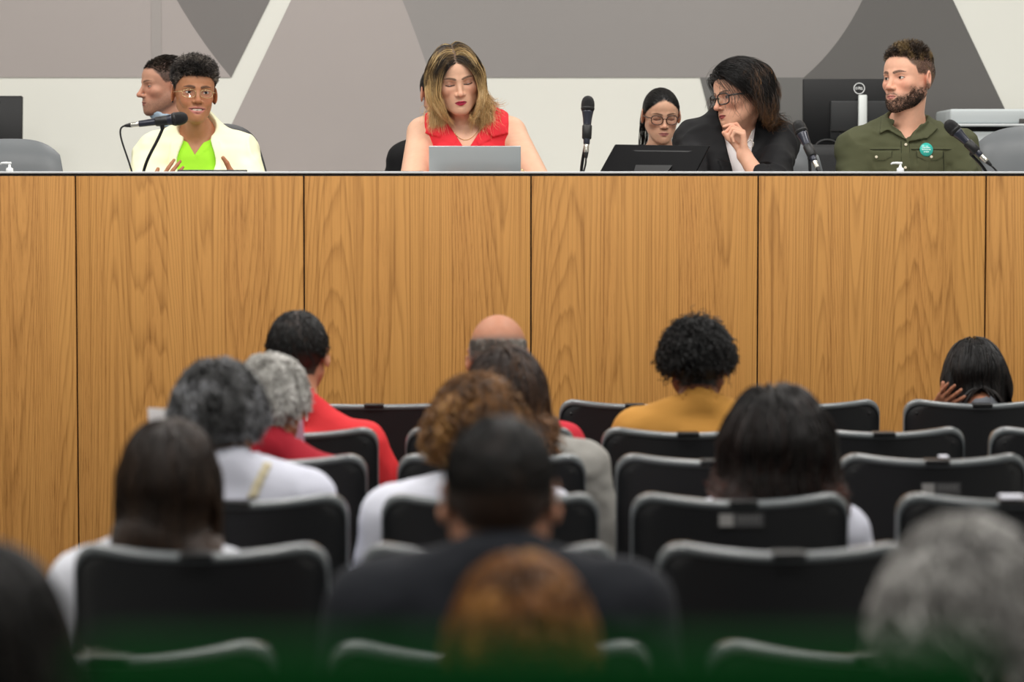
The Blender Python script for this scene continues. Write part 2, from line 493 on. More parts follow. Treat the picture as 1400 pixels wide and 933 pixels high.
def hand(w, d, n, thumb=1, size=1., curl=(.25, .35, .3), spread=.06, tcurl=.5, curls=None, tdir=None):
    """a palm and five fingers as tapered bones: w wrist, d towards the fingers, n the way the palm faces, thumb = side"""
    w = Vector(w); d = Vector(d).normalized(); n = Vector(n); n = (n - d * n.dot(d)).normalized(); t = d.cross(n) * thumb
    z = size; out = []
    off = (.028, .0095, -.0095, -.0265); ln = (.086, .089, .084, .076)
    fl = ((.042, .026, .021), (.046, .029, .022), (.042, .027, .021), (.034, .021, .019)); fr = (.0088, .0090, .0085, .0076)
    for i in range(4):
        k = w + d * ln[i] * z + t * off[i] * z
        out.append((w + t * off[i] * .55 * z + d * .01 * z, k, .0135 * z, .0105 * z, .010))
        p = k; a = 0; cu = curls[i] if curls else curl
        ds = (d + t * (off[i] / .028) * spread).normalized()
        for j in range(3):
            a += cu[j]
            q = p + (ds * math.cos(a) + n * math.sin(a)) * fl[i][j] * z
            r0 = fr[i] * z * (1 - .08 * j); out.append((p, q, r0, r0 * (.93 if j < 2 else .82), .003)); p = q
    b = w + d * .022 * z + t * .020 * z + n * .006 * z
    td = Vector(tdir).normalized() if tdir else (d * .62 + t * .68 + n * .35).normalized()
    k = b + td * .040 * z; out.append((w + t * .010 * z, k, .015 * z, .0125 * z, .010))
    d2 = (td * math.cos(tcurl) + (d * .7 + n * .3 - t * .3).normalized() * math.sin(tcurl)).normalized()
    m = k + d2 * .033 * z; e = m + (d2 * .95 + d * .25).normalized() * .026 * z
    out.append((k, m, .0112 * z, .0100 * z, .004)); out.append((m, e, .0100 * z, .0082 * z, .003))
    return out

class Body:
    def __init__(s, w=1., fem=False, ho=(0, -.025, .775), hr=(0, 0, 0), hs=1., face=None, arms=None, belly=0., neckr=None, shz=0., legs=True, nz=None):
        s.w = w; s.fem = fem; s.o = A3(ho); s.R = rot(*hr); s.hs = hs; s.fc = face_defaults(); s.fc.update(face or {})
        s.belly = belly; s.neckr = neckr or (.050 if fem else .058); s.shz = shz; s.legson = legs
        sx = (.160 if fem else .178) * w; s.sx = sx
        s.arms = []
        for sd in (-1, 1):
            a = dict(el=(sd * (sx + .065), .0, .255), wr=(sd * .13, -.24, .19), hand=dict(d=(-sd * .5, -.8, -.1), n=(0, 0, -1), thumb=-sd, curl=(.35, .5, .4)))
            if arms and arms.get(sd): a.update(arms[sd])
            a['sh'] = Vector((sd * sx, .015, .497 + shz)); a['el'] = Vector(a['el']); a['wr'] = Vector(a['wr'])
            h = a['hand']; a['bones'] = hand(a['wr'], h['d'], h['n'], h.get('thumb', 1), h.get('size', .95 if fem else 1.03), h.get('curl', (.25, .35, .3)), h.get('spread', .06), h.get('tcurl', .5), h.get('curls'), h.get('tdir')) if h else []
            s.arms.append(a)
        s.ar = (.047, .038, .034, .024) if fem else (.053, .043, .039, .029)
    def q(s, P): return ((P - s.o) @ s.R) / s.hs
    def hp(s, v): return Vector((s.R @ (A3(v) * s.hs)) + s.o)
    def torso(s, P):
        w = s.w; b = s.belly; z = s.shz
        d = ell(P, (0, .02, .10), (.172 * w, .135, .115))
        d = smin(d, ell(P, (0, .005 - b * .5, .26), (.138 * w + b * .5, .105 + b, .15)), .05)
        d = smin(d, ell(P, (0, .012, .41), (.150 * w, .108, .15)), .05)
        sx = s.sx
        d = smin(d, rcone(P, (-sx * .6, .018, .49 + z), (sx * .6, .018, .49 + z), .062, .062), .05)
        for sd in (-1, 1):
            d = smin(d, rcone(P, (sd * sx * .5, .018, .50 + z), (sd * sx, .015, .495 + z), .055, .050 if s.fem else .056), .035)
            d = smin(d, rcone(P, (0, .035, .60), (sd * sx * .75, .025, .525 + z), .040, .034), .035)
            if s.fem: d = smin(d, ell(P, (sd * .070, -.080, .365), (.066, .058, .064)), .03)
        return d
    def neck(s, P, r=0.):
        a = A3((0, .018, .545)); b = A3(s.hp((0, .020, -.060)))
        d = rcone(P, a, b, s.neckr * 1.08 + r, s.neckr * s.hs * .98 + r)
        return smin(d, rcone(P, (0, -.012, .535), s.hp((0, -.022, -.088)), s.neckr * .75 + r, s.neckr * .70 + r), .02)
    def arm(s, P, i, infl=0., frac=2.):
        a = s.arms[i]; r = s.ar
        d = rcone(P, a['sh'], a['el'], r[0] + infl, r[1] + infl) if frac >= 1 else rcone(P, a['sh'], a['sh'].lerp(a['el'], frac), r[0] + infl, r[1] + infl)
        if frac > 1:
            d = smin(d, rcone(P, a['el'], a['el'].lerp(a['wr'], frac - 1), r[2] + .004 + infl, r[3] + (r[2] - r[3]) * (2 - frac) + infl), .02)
        return d
    def hands(s, P, d):
        for a in s.arms:
            if not a['bones']: continue
            c = A3(a['wr']); near = np.sqrt(((P - c) ** 2).sum(1)) < .30
            if not near.any(): continue
            Q = P[near]; h = rcone(Q, a['wr'], a['wr'] + (a['wr'] - a['el']).normalized() * .004, s.ar[3], s.ar[3])
            for (x, y, ra, rb, k) in a['bones']: h = smin(h, rcone(Q, x, y, ra, rb), k)
            d[near] = smin(d[near], h, .012)
        return d
    def legs(s, P, infl=0.):
        d = None
        for sd in (-1, 1):
            k = (sd * .115, -.44, .075); an = (sd * .12, -.43, -.36)
            e = rcone(P, (sd * .085, .0, .085), k, .082 + infl, .058 + infl)
            e = smin(e, rcone(P, k, an, .056 + infl, .038 + infl), .02)
            e = smin(e, rcone(P, an, (sd * .13, -.56, -.405), .036, .030), .02)
            d = e if d is None else np.minimum(d, e)
        return d
    def full(s, P):
        d = smin(s.torso(P), s.neck(P), .03)
        for i in (0, 1): d = smin(d, s.arm(P, i), .022)
        if s.legson: d = smin(d, s.legs(P), .04)
        d = s.hands(P, d)
        q = s.q(P); near = (q * q).sum(1) < .25 ** 2
        if near.any():
            h = head_sdf(q[near], s.fc) * s.hs
            d[near] = smin(d[near], h, .014)
        return d
    def coll(s, P, face=False, t=.012):
        d = np.minimum(s.torso(P) - t, s.neck(P, .004))
        for i in (0, 1): d = np.minimum(d, s.arm(P, i, t, 1.))
        q = s.q(P); h = skull(q, s.fc)
        h = np.minimum(h, np.minimum(ell(q, (-.079, .016, -.006), (.008, .018, .03)), ell(q, (.079, .016, -.006), (.008, .018, .03))))
        d = np.minimum(d, h * s.hs)
        return d
    def build(s, root, res='hi', skinmat=None):
        m = skinmat or mat('skin', '#c09070', .52, spec=.4, vcol=True, sss=.12)
        hi = res == 'hi'
        z1 = .0017 if hi else .0042
        hz = []
        for a in s.arms:
            if a['bones'] and a['hand'].get('fine'):
                pts = np.array([list(b[0]) for b in a['bones']] + [list(b[1]) for b in a['bones']], dtype=f32)
                qq = (pts - s.o) @ s.R; hz.append((qq.min(0) - .012, qq.max(0) + .012))
        ax = []
        lims = ((-.42, .42), (-.72, .22), (-1.26, .14))
        # bounds of the whole figure in the head's axes
        c = np.array([[x, y, z] for x in (-.36, .36) for y in (-.66, .2) for z in (-.46, .62)], dtype=f32)
        cq = (c - s.o) @ s.R; lo = np.minimum(cq.min(0), -.15); hi_ = np.maximum(cq.max(0), .16)
        Z = [[(-.095, .095, z1)], [(-.115, -.03, z1), (-.03, .04, z1 * 1.8)], [(-.125, .05, z1), (.05, .115, z1 * 2)]]
        for (a, b) in hz:
            for k in range(3): Z[k].append((a[k], b[k], .0026 if hi else .005))
        cs = .011 if hi else .015
        ax = [axis(lo[k], hi_[k], cs, Z[k]) for k in range(3)]
        f = lambda Q: s.full(Q @ s.R.T + s.o)
        V, Q = surface(f, *ax)
        W = V @ s.R.T + s.o
        W, Q = largest(W, Q)
        q = s.q(W)
        tint = face_tint(q, s.fc, W)
        o = mesh_obj('body', W, Q, m, root, tint)
        return o

def garment(body, root, name, m, t=.008, sleeve=1., st=.010, zmin=.02, neckr=.078, neckz=.605, neck_y=-.01, cuts=(), adds=(), fold=.004, step=.006, zmax=.72, cuff=0., torso=True, xcut=None, zfine=.25, seed=0, fscale=1., inner=None, smooth_k=.03):
    """a garment over the body: the body swollen by t, cut at neck, sleeves and hem"""
    def f(P):
        d = body.torso(P) - t
        if sleeve > 0:
            for i in (0, 1): d = smin(d, body.arm(P, i, st, sleeve), smooth_k)
        n = vnoise(P * A3((1.3, 1.3, .55)), 14 * fscale, seed) * .6 + vnoise(P * A3((1, 1, 1.5)), 30 * fscale, seed + 3) * .4
        rid = 1 - np.abs(vnoise(P * A3((1.6, 1.6, .8)), 9 * fscale, seed + 9)) * 2
        d = d + fold * (n * .9 - np.clip(rid, 0, 1) ** 2 * .8)
        if xcut: d = smax(d, np.abs(P[:, 0]) - xcut - .25 * np.clip(.5 - P[:, 2], 0, .06), .006)
        for a in adds: d = smin(d, a(P, body), .003)
        if sleeve > 0:
            for i in (0, 1):
                a = body.arms[i]
                if sleeve < 1: pa, dr = a['sh'].lerp(a['el'], sleeve), (a['el'] - a['sh']).normalized()
                else: pa, dr = a['el'].lerp(a['wr'], sleeve - 1), (a['wr'] - a['el']).normalized()
                e = (P - A3(pa)) @ A3(dr)
                near = np.sqrt(((P - A3(pa)) ** 2).sum(1)) < .068
                d = np.where(near, smax(d, e, .006), d)
        if neckr: d = smax(d, -ell(P, (0, neck_y, neckz), (neckr, neckr, neckr * 1.1)), .006)
        for c in cuts: d = smax(d, -c(P, body), .004)
        d = smax(d, zmin - P[:, 2], .01)
        d = np.maximum(d, P[:, 2] - zmax)
        return d
    xs = axis(-.36, .36, step * 1.0); ys = axis(-.42, .22, step * 1.2, [(-.20, -.05, step)]); zs = axis(zmin - .03, .66, step * 2, [(zfine, .64, step)])
    V, Q = surface(f, xs, ys, zs, slack=1.5)
    return mesh_obj(name, V, Q, m, root)

def vcut(zv, slope, ymax=.02, x0=0., w0=0.):
    def c(P, b):
        d = (np.abs(P[:, 0] - x0) - w0 - slope * (P[:, 2] - zv)) / math.sqrt(1 + slope * slope)
        return np.maximum(np.maximum(d, P[:, 1] - ymax), (zv - P[:, 2]) if w0 else -1.)
    return c
def flap(poly, t0, t1, front=True):
    """a piece of cloth lying on the front of the body, outline poly in x, z"""
    def a(P, b):
        base = np.minimum(b.torso(P), b.neck(P) - .002)
        d = np.maximum(base - t1, t0 - base)
        d = np.maximum(d, prism(P, poly))
        return np.maximum(d, P[:, 1] - .03) if front else np.maximum(d, .03 - P[:, 1])
    return a
def collar_band(z0, z1, t=.012, tilt=.35, gap=0.):
    def a(P, b):
        n = b.neck(P)
        zz = P[:, 2] - tilt * P[:, 1]
        d = np.maximum(n - t - .006, .004 - n)
        d = np.maximum(d, np.maximum(zz - z1, z0 - zz))
        if gap: d = np.maximum(d, -(np.maximum(np.abs(P[:, 0]) - gap, P[:, 1])))
        return d
    return a

def trousers(body, root, m):
    def f(P):
        d = np.minimum(smin(ell(P, (0, .02, .10), (.178 * body.w, .14, .12)), body.legs(P, .012), .04), 9)
        d = smin(d, body.legs(P, .012), .01)
        d = smax(d, P[:, 2] - .17, .01)
        return np.maximum(d, -.35 - P[:, 2])
    V, Q = surface(f, axis(-.3, .3, .017), axis(-.62, .2, .017), axis(-.38, .2, .017))
    mesh_obj('trousers', V, Q, m, root)
    for sd in (-1, 1):
        f2 = lambda P: np.maximum(smin(rcone(P, (sd * .12, -.41, -.385), (sd * .13, -.58, -.405), .045, .040), ell(P, (sd * .12, -.42, -.37), (.045, .05, .05)), .02), -.445 - P[:, 2])
        V, Q = surface(f2, axis(sd * .12 - .08, sd * .12 + .08, .012), axis(-.65, -.32, .012), axis(-.46, -.3, .012))
        mesh_obj('shoe', V, Q, mat('shoe_leather', '#17181a', .4), root)

def grow(body, root, name='hair', n=1800, length=.10, steps=16, r=.0011, off=(.003, .014), lift=.4, grav=.5, comb='crown', combw=.6, curl=0., freq=60., wild=.05, cols=(('#241c18', 1.),), tipcols=None, tipat=.5,
         mask=None, part=0., partback=.0, zend=None, zvar=.01, inert=1., faceout=0., jitter=.35, keep=None, mtl=None, taper=.5, seed=1, sides=3, bun=(0, .11, .0), dirfn=None, lenfn=None, maxoff=None, clump=35., dens=None, back_only=False, endcurl=0., endat=.7, combp=1., narrow=None):
    rg = np.random.default_rng(seed)
    tab = mask or body.fc['hairmask'] or MASK_F
    K = int(n * 3.2)
    D = rg.normal(size=(K, 3)).astype(f32); D[:, 2] = np.abs(D[:, 2]) * 1.0 - .35 * rg.random(K); D = nrm(D).astype(f32)
    q = HEADC + D * .16
    for _ in range(28):
        q = q - D * (skull(q, body.fc) * .8)[:, None]
    hl = hairline(q, tab)
    ok = (q[:, 2] - hl + .006 * vnoise(q, 90, 9)) > 0
    if keep is not None: ok &= keep(q)
    if dens is not None: ok &= rg.random(len(q)) < dens(q)
    q = q[ok][:n]; n = len(q)
    if n == 0: return None
    fS = lambda q_: skull(q_, body.fc)
    N = grad(fS, q)
    q0 = q.copy()
    # the combing field in the head's axes
    def cb(q):
        if callable(comb): return nrm(comb(q))
        if comb == 'crown':
            v = q - A3((0, .045, .10)); v[:, 2] -= .05
        elif comb == 'part':
            s = np.where(q0[:, 0] - part > 0, 1., -1.)
            v = np.stack([s * 1., np.full(n, .10 + partback), np.full(n, -.45)], 1)
        elif comb == 'bun':
            v = A3(bun) - q
        elif comb == 'forward':
            v = np.stack([q[:, 0] * 2, np.full(n, -1.), np.full(n, .1)], 1)
        elif comb == 'back':
            v = np.stack([q[:, 0] * 1., np.full(n, 1.), np.full(n, -.1)], 1)
        elif comb == 'up':
            v = q - A3((0, .02, -.02))
        elif comb == 'side':
            v = np.stack([np.full(n, 1.), np.full(n, .2), np.full(n, -.1)], 1)
        return nrm(v)
    g = A3((0, 0, -1)) @ body.R
    def toB(q): return (q * body.hs) @ body.R.T + body.o
    L = np.full(n, length, f32) * (1 - jitter * rg.random(n))
    if lenfn is not None: L = L * lenfn(q0)
    step = L / steps
    offs = (off[0] + (off[1] - off[0]) * rg.random(n) ** .7).astype(f32)
    ze = (zend + zvar * rg.normal(size=n)) if zend is not None else np.full(n, -9.)
    d = nrm(N * lift + cb(q) * combw + rg.normal(size=(n, 3)) * wild + 1e-6)
    path = [q.copy()]; alive = np.ones(n)
    al = [alive.copy()]
    fC = lambda q_: body.coll(toB(q_)) / body.hs
    for k in range(steps):
        t = (k + 1) / steps
        c = cb(q)
        d = nrm(d * inert + g * grav + c * combw * .6 * (1 - t) ** combp + rg.normal(size=(n, 3)) * wild)
        q = q + d * (step * alive)[:, None]
        sd = fC(q); ramp = np.clip((k + 1) * step / .02, 0, 1)
        pen = offs * ramp - sd
        if (pen > 0).any():
            G = grad(fC, q)
            q = q + G * np.clip(pen, 0, .03)[:, None]
            if maxoff is not None:
                q = q - G * np.clip(-pen - maxoff, 0, .02)[:, None] * .6
        if faceout:
            fo = ell(q, (0, -.085, -.035), (.060, .075, .105))
            m_ = np.clip(faceout * .01 - fo, 0, .02)
            q[:, 0] += np.sign(q0[:, 0] - part) * m_
        if narrow: q[:, 0] -= np.sign(q[:, 0]) * np.clip(np.abs(q[:, 0]) - narrow, 0, 1) * .8
        zb = toB(q)[:, 2]
        alive = alive * np.where(zb < ze, .0, 1.)
        path.append(q.copy()); al.append(alive.copy())
    Pth = np.stack(path, 1); AL = np.stack(al, 1)
    S = steps + 1
    if curl > 0 or endcurl > 0:
        ph = 6.28 * vnoise(q0, clump, 2) + rg.normal(size=n) * .35
        tl = np.linspace(0, 1, S)[None, :]
        arc = tl * L[:, None]
        amp = curl * np.clip(arc / .02, 0, 1) + endcurl * np.clip((tl - endat) / (1 - endat), 0, 1)
        T = nrm((Pth[:, 1] - Pth[:, 0]) + 1e-6)
        b1 = nrm(np.cross(T, A3((.3, .9, .2)))); b2 = np.cross(T, b1)
        Pth = Pth + b1[:, None, :] * (amp * (np.sin(freq * arc + ph[:, None]) - np.sin(ph)[:, None]))[..., None] + b2[:, None, :] * (amp * (np.cos(freq * arc + ph[:, None]) - np.cos(ph)[:, None]) * .8)[..., None]
    W = toB(Pth.reshape(-1, 3).astype(f32)).reshape(n, S, 3)
    T = np.gradient(W, axis=1); T = T / (np.linalg.norm(T, axis=2, keepdims=True) + 1e-7)
    ref = A3((.31, .27, .91)); b1 = np.cross(T, ref); b1 /= np.linalg.norm(b1, axis=2, keepdims=True) + 1e-7; b2 = np.cross(T, b1)
    rad = r * body.hs * (1 - taper * np.linspace(0, 1, S) ** 2)[None, :] * np.where(AL > 0, 1, .25) * (.7 + .6 * rg.random(n))[:, None]
    V = []
    for k in range(sides):
        w = 2 * math.pi * k / sides
        V.append(W + (b1 * math.cos(w) + b2 * math.sin(w)) * rad[..., None])
    V = np.stack(V, 2)  # n, S, sides, 3
    base = (np.arange(n)[:, None, None] * S + np.arange(S - 1)[None, :, None]) * sides
    kk = np.arange(sides)[None, None, :]; k2 = (kk + 1) % sides
    Fq = np.stack([base + kk, base + k2, base + sides + k2, base + sides + kk], -1).reshape(-1, 4)
    wts = np.array([c[1] for c in cols]); wts = wts / wts.sum(); cc = np.array([lin(c[0]) for c in cols])
    lockn = np.clip(.5 + .5 * vnoise(q0, 55, 21) + .25 * (rg.random(n) - .5), 0, .9999)
    pick = np.searchsorted(np.cumsum(wts), lockn * .9999)
    pick = np.clip(pick, 0, len(cols) - 1)
    c0 = cc[pick] * (1 + .25 * (rg.random(n) - .5))[:, None]
    TC = np.repeat(c0[:, None, :], S, 1)
    if tipcols:
        wt2 = np.array([c[1] for c in tipcols]); wt2 = wt2 / wt2.sum(); c2 = np.array([lin(c[0]) for c in tipcols])
        p2 = np.clip(np.searchsorted(np.cumsum(wt2), lockn[::-1] * .3 + lockn * .6), 0, len(tipcols) - 1)
        c1 = c2[p2] * (1 + .3 * (rg.random(n) - .5))[:, None]
        w = sstep(tipat - .25, tipat + .25, np.linspace(0, 1, S))[None, :, None]
        TC = TC * (1 - w) + c1[:, None, :] * w
    TC = np.repeat(TC[:, :, None, :], sides, 2).reshape(-1, 3)
    return mesh_obj(name, V.reshape(-1, 3), Fq, mtl or mat('hair', '#302820', .42, spec=.35, vcol=True), root, np.clip(TC, 0, 1))

def onfront(b, x, z, off, y0=-.25):
    P = A3([(x, y0, z)])
    for _ in range(16): P[:, 1] += (b.torso(P) - off) * .85
    return Vector(P[0].tolist())
def stitch(b, root, lines, off, m, r=.0011, name='seam'):
    k = MB()
    for ln in lines:
        pts = []
        for i in range(len(ln) - 1):
            n = max(2, int(math.dist(ln[i], ln[i + 1]) / .006))
            for j in range(n): pts.append(onfront(b, ln[i][0] + (ln[i + 1][0] - ln[i][0]) * j / n, ln[i][1] + (ln[i + 1][1] - ln[i][1]) * j / n, off))
        pts.append(onfront(b, ln[-1][0], ln[-1][1], off))
        k.tube(pts, r, 5)
    return k.build(name, m, root)
def glasses(body, root, col='#15110f', shape='round', rx=.0245, rz=.0195, th=.0016, y=-.094, metal=0., z=-.004, cat_eye=0., lens=True, sq=2.4):
    fr = MB(); hp = body.hp; le = MB()
    def outline(s, k, n=28):
        w = 2 * math.pi * k / n; c, sn = math.cos(w), math.sin(w)
        x = rx * abs(c) ** (2 / sq) * (1 if c > 0 else -1); zz = rz * abs(sn) ** (2 / sq) * (1 if sn > 0 else -1)
        if cat_eye and zz > 0: zz += cat_eye * max(0, x * 1) / rx
        return (s * (.0325 + x), y + .0035 * (x / rx) + .006 * max(0, x / rx), z + zz)
    for s in (-1, 1):
        P = [hp(outline(s, k)) for k in range(28)]
        fr.tube(P + [P[0], P[1]], th * body.hs, 8)
        c = sum(P, Vector()) / 28; n0 = len(le.v)
        dv = hp((0, -.001, 0)) - hp((0, 0, 0))
        le.add([c + dv] + [p + dv for p in P] + [c - dv] + [p - dv for p in P], [(0, 1 + k, 1 + (k + 1) % 28) for k in range(28)] + [(29, 30 + (k + 1) % 28, 30 + k) for k in range(28)] + [(1 + k, 30 + k, 30 + (k + 1) % 28, 1 + (k + 1) % 28) for k in range(28)])
        xo = .0325 + rx
        fr.tube([hp((s * xo, y + .010, z + rz * .45)), hp((s * (xo + .012), y + .022, z + rz * .42)), hp((s * .0800, -.02, z + .006)), hp((s * .0815, .012, z + .004)), hp((s * .0815, .032, z - .018))], th * 1.15 * body.hs, 8)
    fr.tube([hp((-.0085, y + .001, z + .003)), hp((0, y - .001, z + .0065)), hp((.0085, y + .001, z + .003))], th * body.hs, 8)
    o = fr.build('eyeglasses', mat('frame_' + col.strip('#'), col, .25, metal=metal, coat=.4), root)
    if lens: le.build('lens', glassmat(), o)
    return o

def glassmat():
    if 'lens_glass' in MATS: return MATS['lens_glass']
    m = bpy.data.materials.new('lens_glass'); m.use_nodes = True; nt = m.node_tree; nt.nodes.clear()
    out = nt.nodes.new('ShaderNodeOutputMaterial'); t = nt.nodes.new('ShaderNodeBsdfTransparent'); g = nt.nodes.new('ShaderNodeBsdfGlossy'); g.inputs['Roughness'].default_value = .03
    mx = nt.nodes.new('ShaderNodeMixShader')
    mx.inputs[0].default_value = .05; nt.links.new(t.outputs[0], mx.inputs[1]); nt.links.new(g.outputs[0], mx.inputs[2]); nt.links.new(mx.outputs[0], out.inputs[0])
    MATS['lens_glass'] = m; return m

ONLY = globals().get('ONLY')
def person(key, label, eye_px, d, body, s=1.05, away=False, group=None, turn=0.):
    """root of a person whose eyes are seen at eye_px at the distance d"""
    if ONLY is not None and key not in ONLY: return None
    rz = (math.pi if away else 0.) + R_(turn)
    e = at(eye_px[0], eye_px[1], d)
    ho = Matrix.Rotation(rz, 3, 'Z') @ (Vector(body.o.tolist()) * s)
    root = empty('person', e - ho, rz, label, 'person', group, s)
    return root
# ---------------------------------------------------------------- the people
def cloth(name, c, rough=.85, bump=.25, vary=.06, sheen=.0, bscale=900): return mat('cloth_' + name, c, rough, bump=bump, bscale=bscale, vary=vary, vscale=5, spec=.3, sheen=sheen)

class Pose:
    """where a person sits: the root of the figure, and points of the place in the figure's own axes"""
    def __init__(s, px, d, sc=1.05, ho=(0, -.025, .775), hr=(0, 0, 0), hs=1., away=False, eyes=True, turn=0.):
        s.sc = sc; s.ho = ho; s.hr = hr; s.hs = hs
        s.rz = (math.pi if away else 0.) + R_(turn)
        w = at(px[0], px[1], d)
        h = Vector(ho)
        if eyes: h = h + Vector((rot(*hr) @ A3((0, -.08, 0)) * hs).tolist())
        s.M = Matrix.Rotation(s.rz, 3, 'Z')
        s.loc = w - (s.M @ h) * sc
    def L(s, px, py, d): return (s.M.transposed() @ (at(px, py, d) - s.loc)) / s.sc
    def X(s, pts, d=9.75):
        out = []
        for a in pts:
            v = s.L(a[0], a[1], d); out.append((v.x, v.z))
        return out
    def root(s, label, group=None):
        return empty('person', s.loc, s.rz, label, 'person', group, s.sc)
    def body(s, **k): return Body(ho=s.ho, hr=s.hr, hs=s.hs, **k)

def want(k): return ONLY is None or k in ONLY
dark_trousers = lambda: cloth('trousers', '#1d2026')

def speaker():
    p = Pose((270, 126), 9.85, 1.05, (-.005, -.04, .722), (15, 0, 2), .96)
    rw = p.L(212, 269, 9.66); lw = p.L(329, 253, 9.64)
    zv = p.X([(266, 211)])[0][1]; V = lambda *a: p.X(a)
    b = p.body(fem=True, w=.93, neckr=.043, face=dict(skin='#a97452', lip='#b5746a', brow='#3a2a22', hair='#231f1e', jaw=.84, cheek=.96, nosew=1.25, lipt=1.1, mouthw=1.18, smile=1., mopen=.9, browt=1.6, open=.8, gaze=(.1, -.05), iris='#1c0f09', eyering=.1, hmix=.8, liner=.5,
        hairmask=([0, 35, 52, 66, 80, 92, 100, 115, 135, 180], [.060, .058, .045, .030, .012, .006, .02, -.02, -.045, -.06])),
        arms={-1: dict(el=p.L(192, 266, 9.86), wr=rw, hand=dict(d=(.62, .05, .78), n=(.1, 1, .1), thumb=1, curl=(.15, .2, .15), spread=.10, fine=True, size=.84)),
              1: dict(el=p.L(345, 268, 9.86), wr=lw, hand=dict(d=(-.98, -.05, .10), n=(.0, 1, .2), thumb=-1, curl=(.2, .25, .2), spread=.05, fine=True, size=.88, tdir=(-.55, -.1, .9), tcurl=-.15))})
    r = p.root('woman with short curly black hair and pale yellow jacket, talking into a microphone')
    b.build(r)
    garment(b, r, 'shirt', cloth('lime', '#9cdc30', .8, .1), t=.006, sleeve=.5, neckr=.070, neckz=.60, cuts=[vcut(zv, .62)], adds=[flap(V((241, 186), (266, 216), (266, 210), (247, 186)), .0, .010), flap(V((291, 186), (266, 216), (266, 210), (285, 186)), .0, .010)], fold=.003, zmin=.06, step=.005)
    def opening(P, B):
        w = .058 + .012 * np.sin(P[:, 2] * 30) + .02 * np.clip(.42 - P[:, 2], 0, .2) * 3
        return np.maximum(np.abs(P[:, 0] - .006) - w, P[:, 1] - .0)
    garment(b, r, 'jacket', cloth('pale_yellow', '#efeecb', .85, .12), t=.020, sleeve=1.86, st=.026, neckr=.072, neckz=.615, neck_y=-.02, cuts=[opening], fold=.010, zmin=.05, step=.0055, seed=5, fscale=.8,
            adds=[flap([(-.085, .55), (-.100, .40), (-.062, .37), (-.056, .56)], .0, .027), flap([(.085, .55), (.100, .44), (.062, .41), (.056, .56)], .0, .027)])
    trousers(b, r, dark_trousers())
    grow(b, r, n=5200, length=.046, steps=10, r=.0010, off=(.001, .016), lift=1., grav=.0, comb='up', combw=.6, curl=.0042, freq=420, wild=.30, clump=70,
         cols=(('#1a1716', .36), ('#332d2a', .32), ('#6c635c', .20), ('#b3aaa0', .12)), lenfn=lambda q: np.clip(.16 + (q[:, 2] - .030) * 17, .08, 1.1), inert=1., seed=3)
    glasses(b, r, '#c9b88a', rx=.0245, rz=.0150, th=.0009, metal=.9, y=-.092, z=-.006)
    for sd in (-1, 1): MB().lathe([(.0005, -.004), (.003, -.002), (.003, .002), (.0005, .004)], 10, Matrix.Translation(b.hp((sd * .080, .008, -.036)))).build('earring', mat('dark_stone', '#221a16', .3), r)

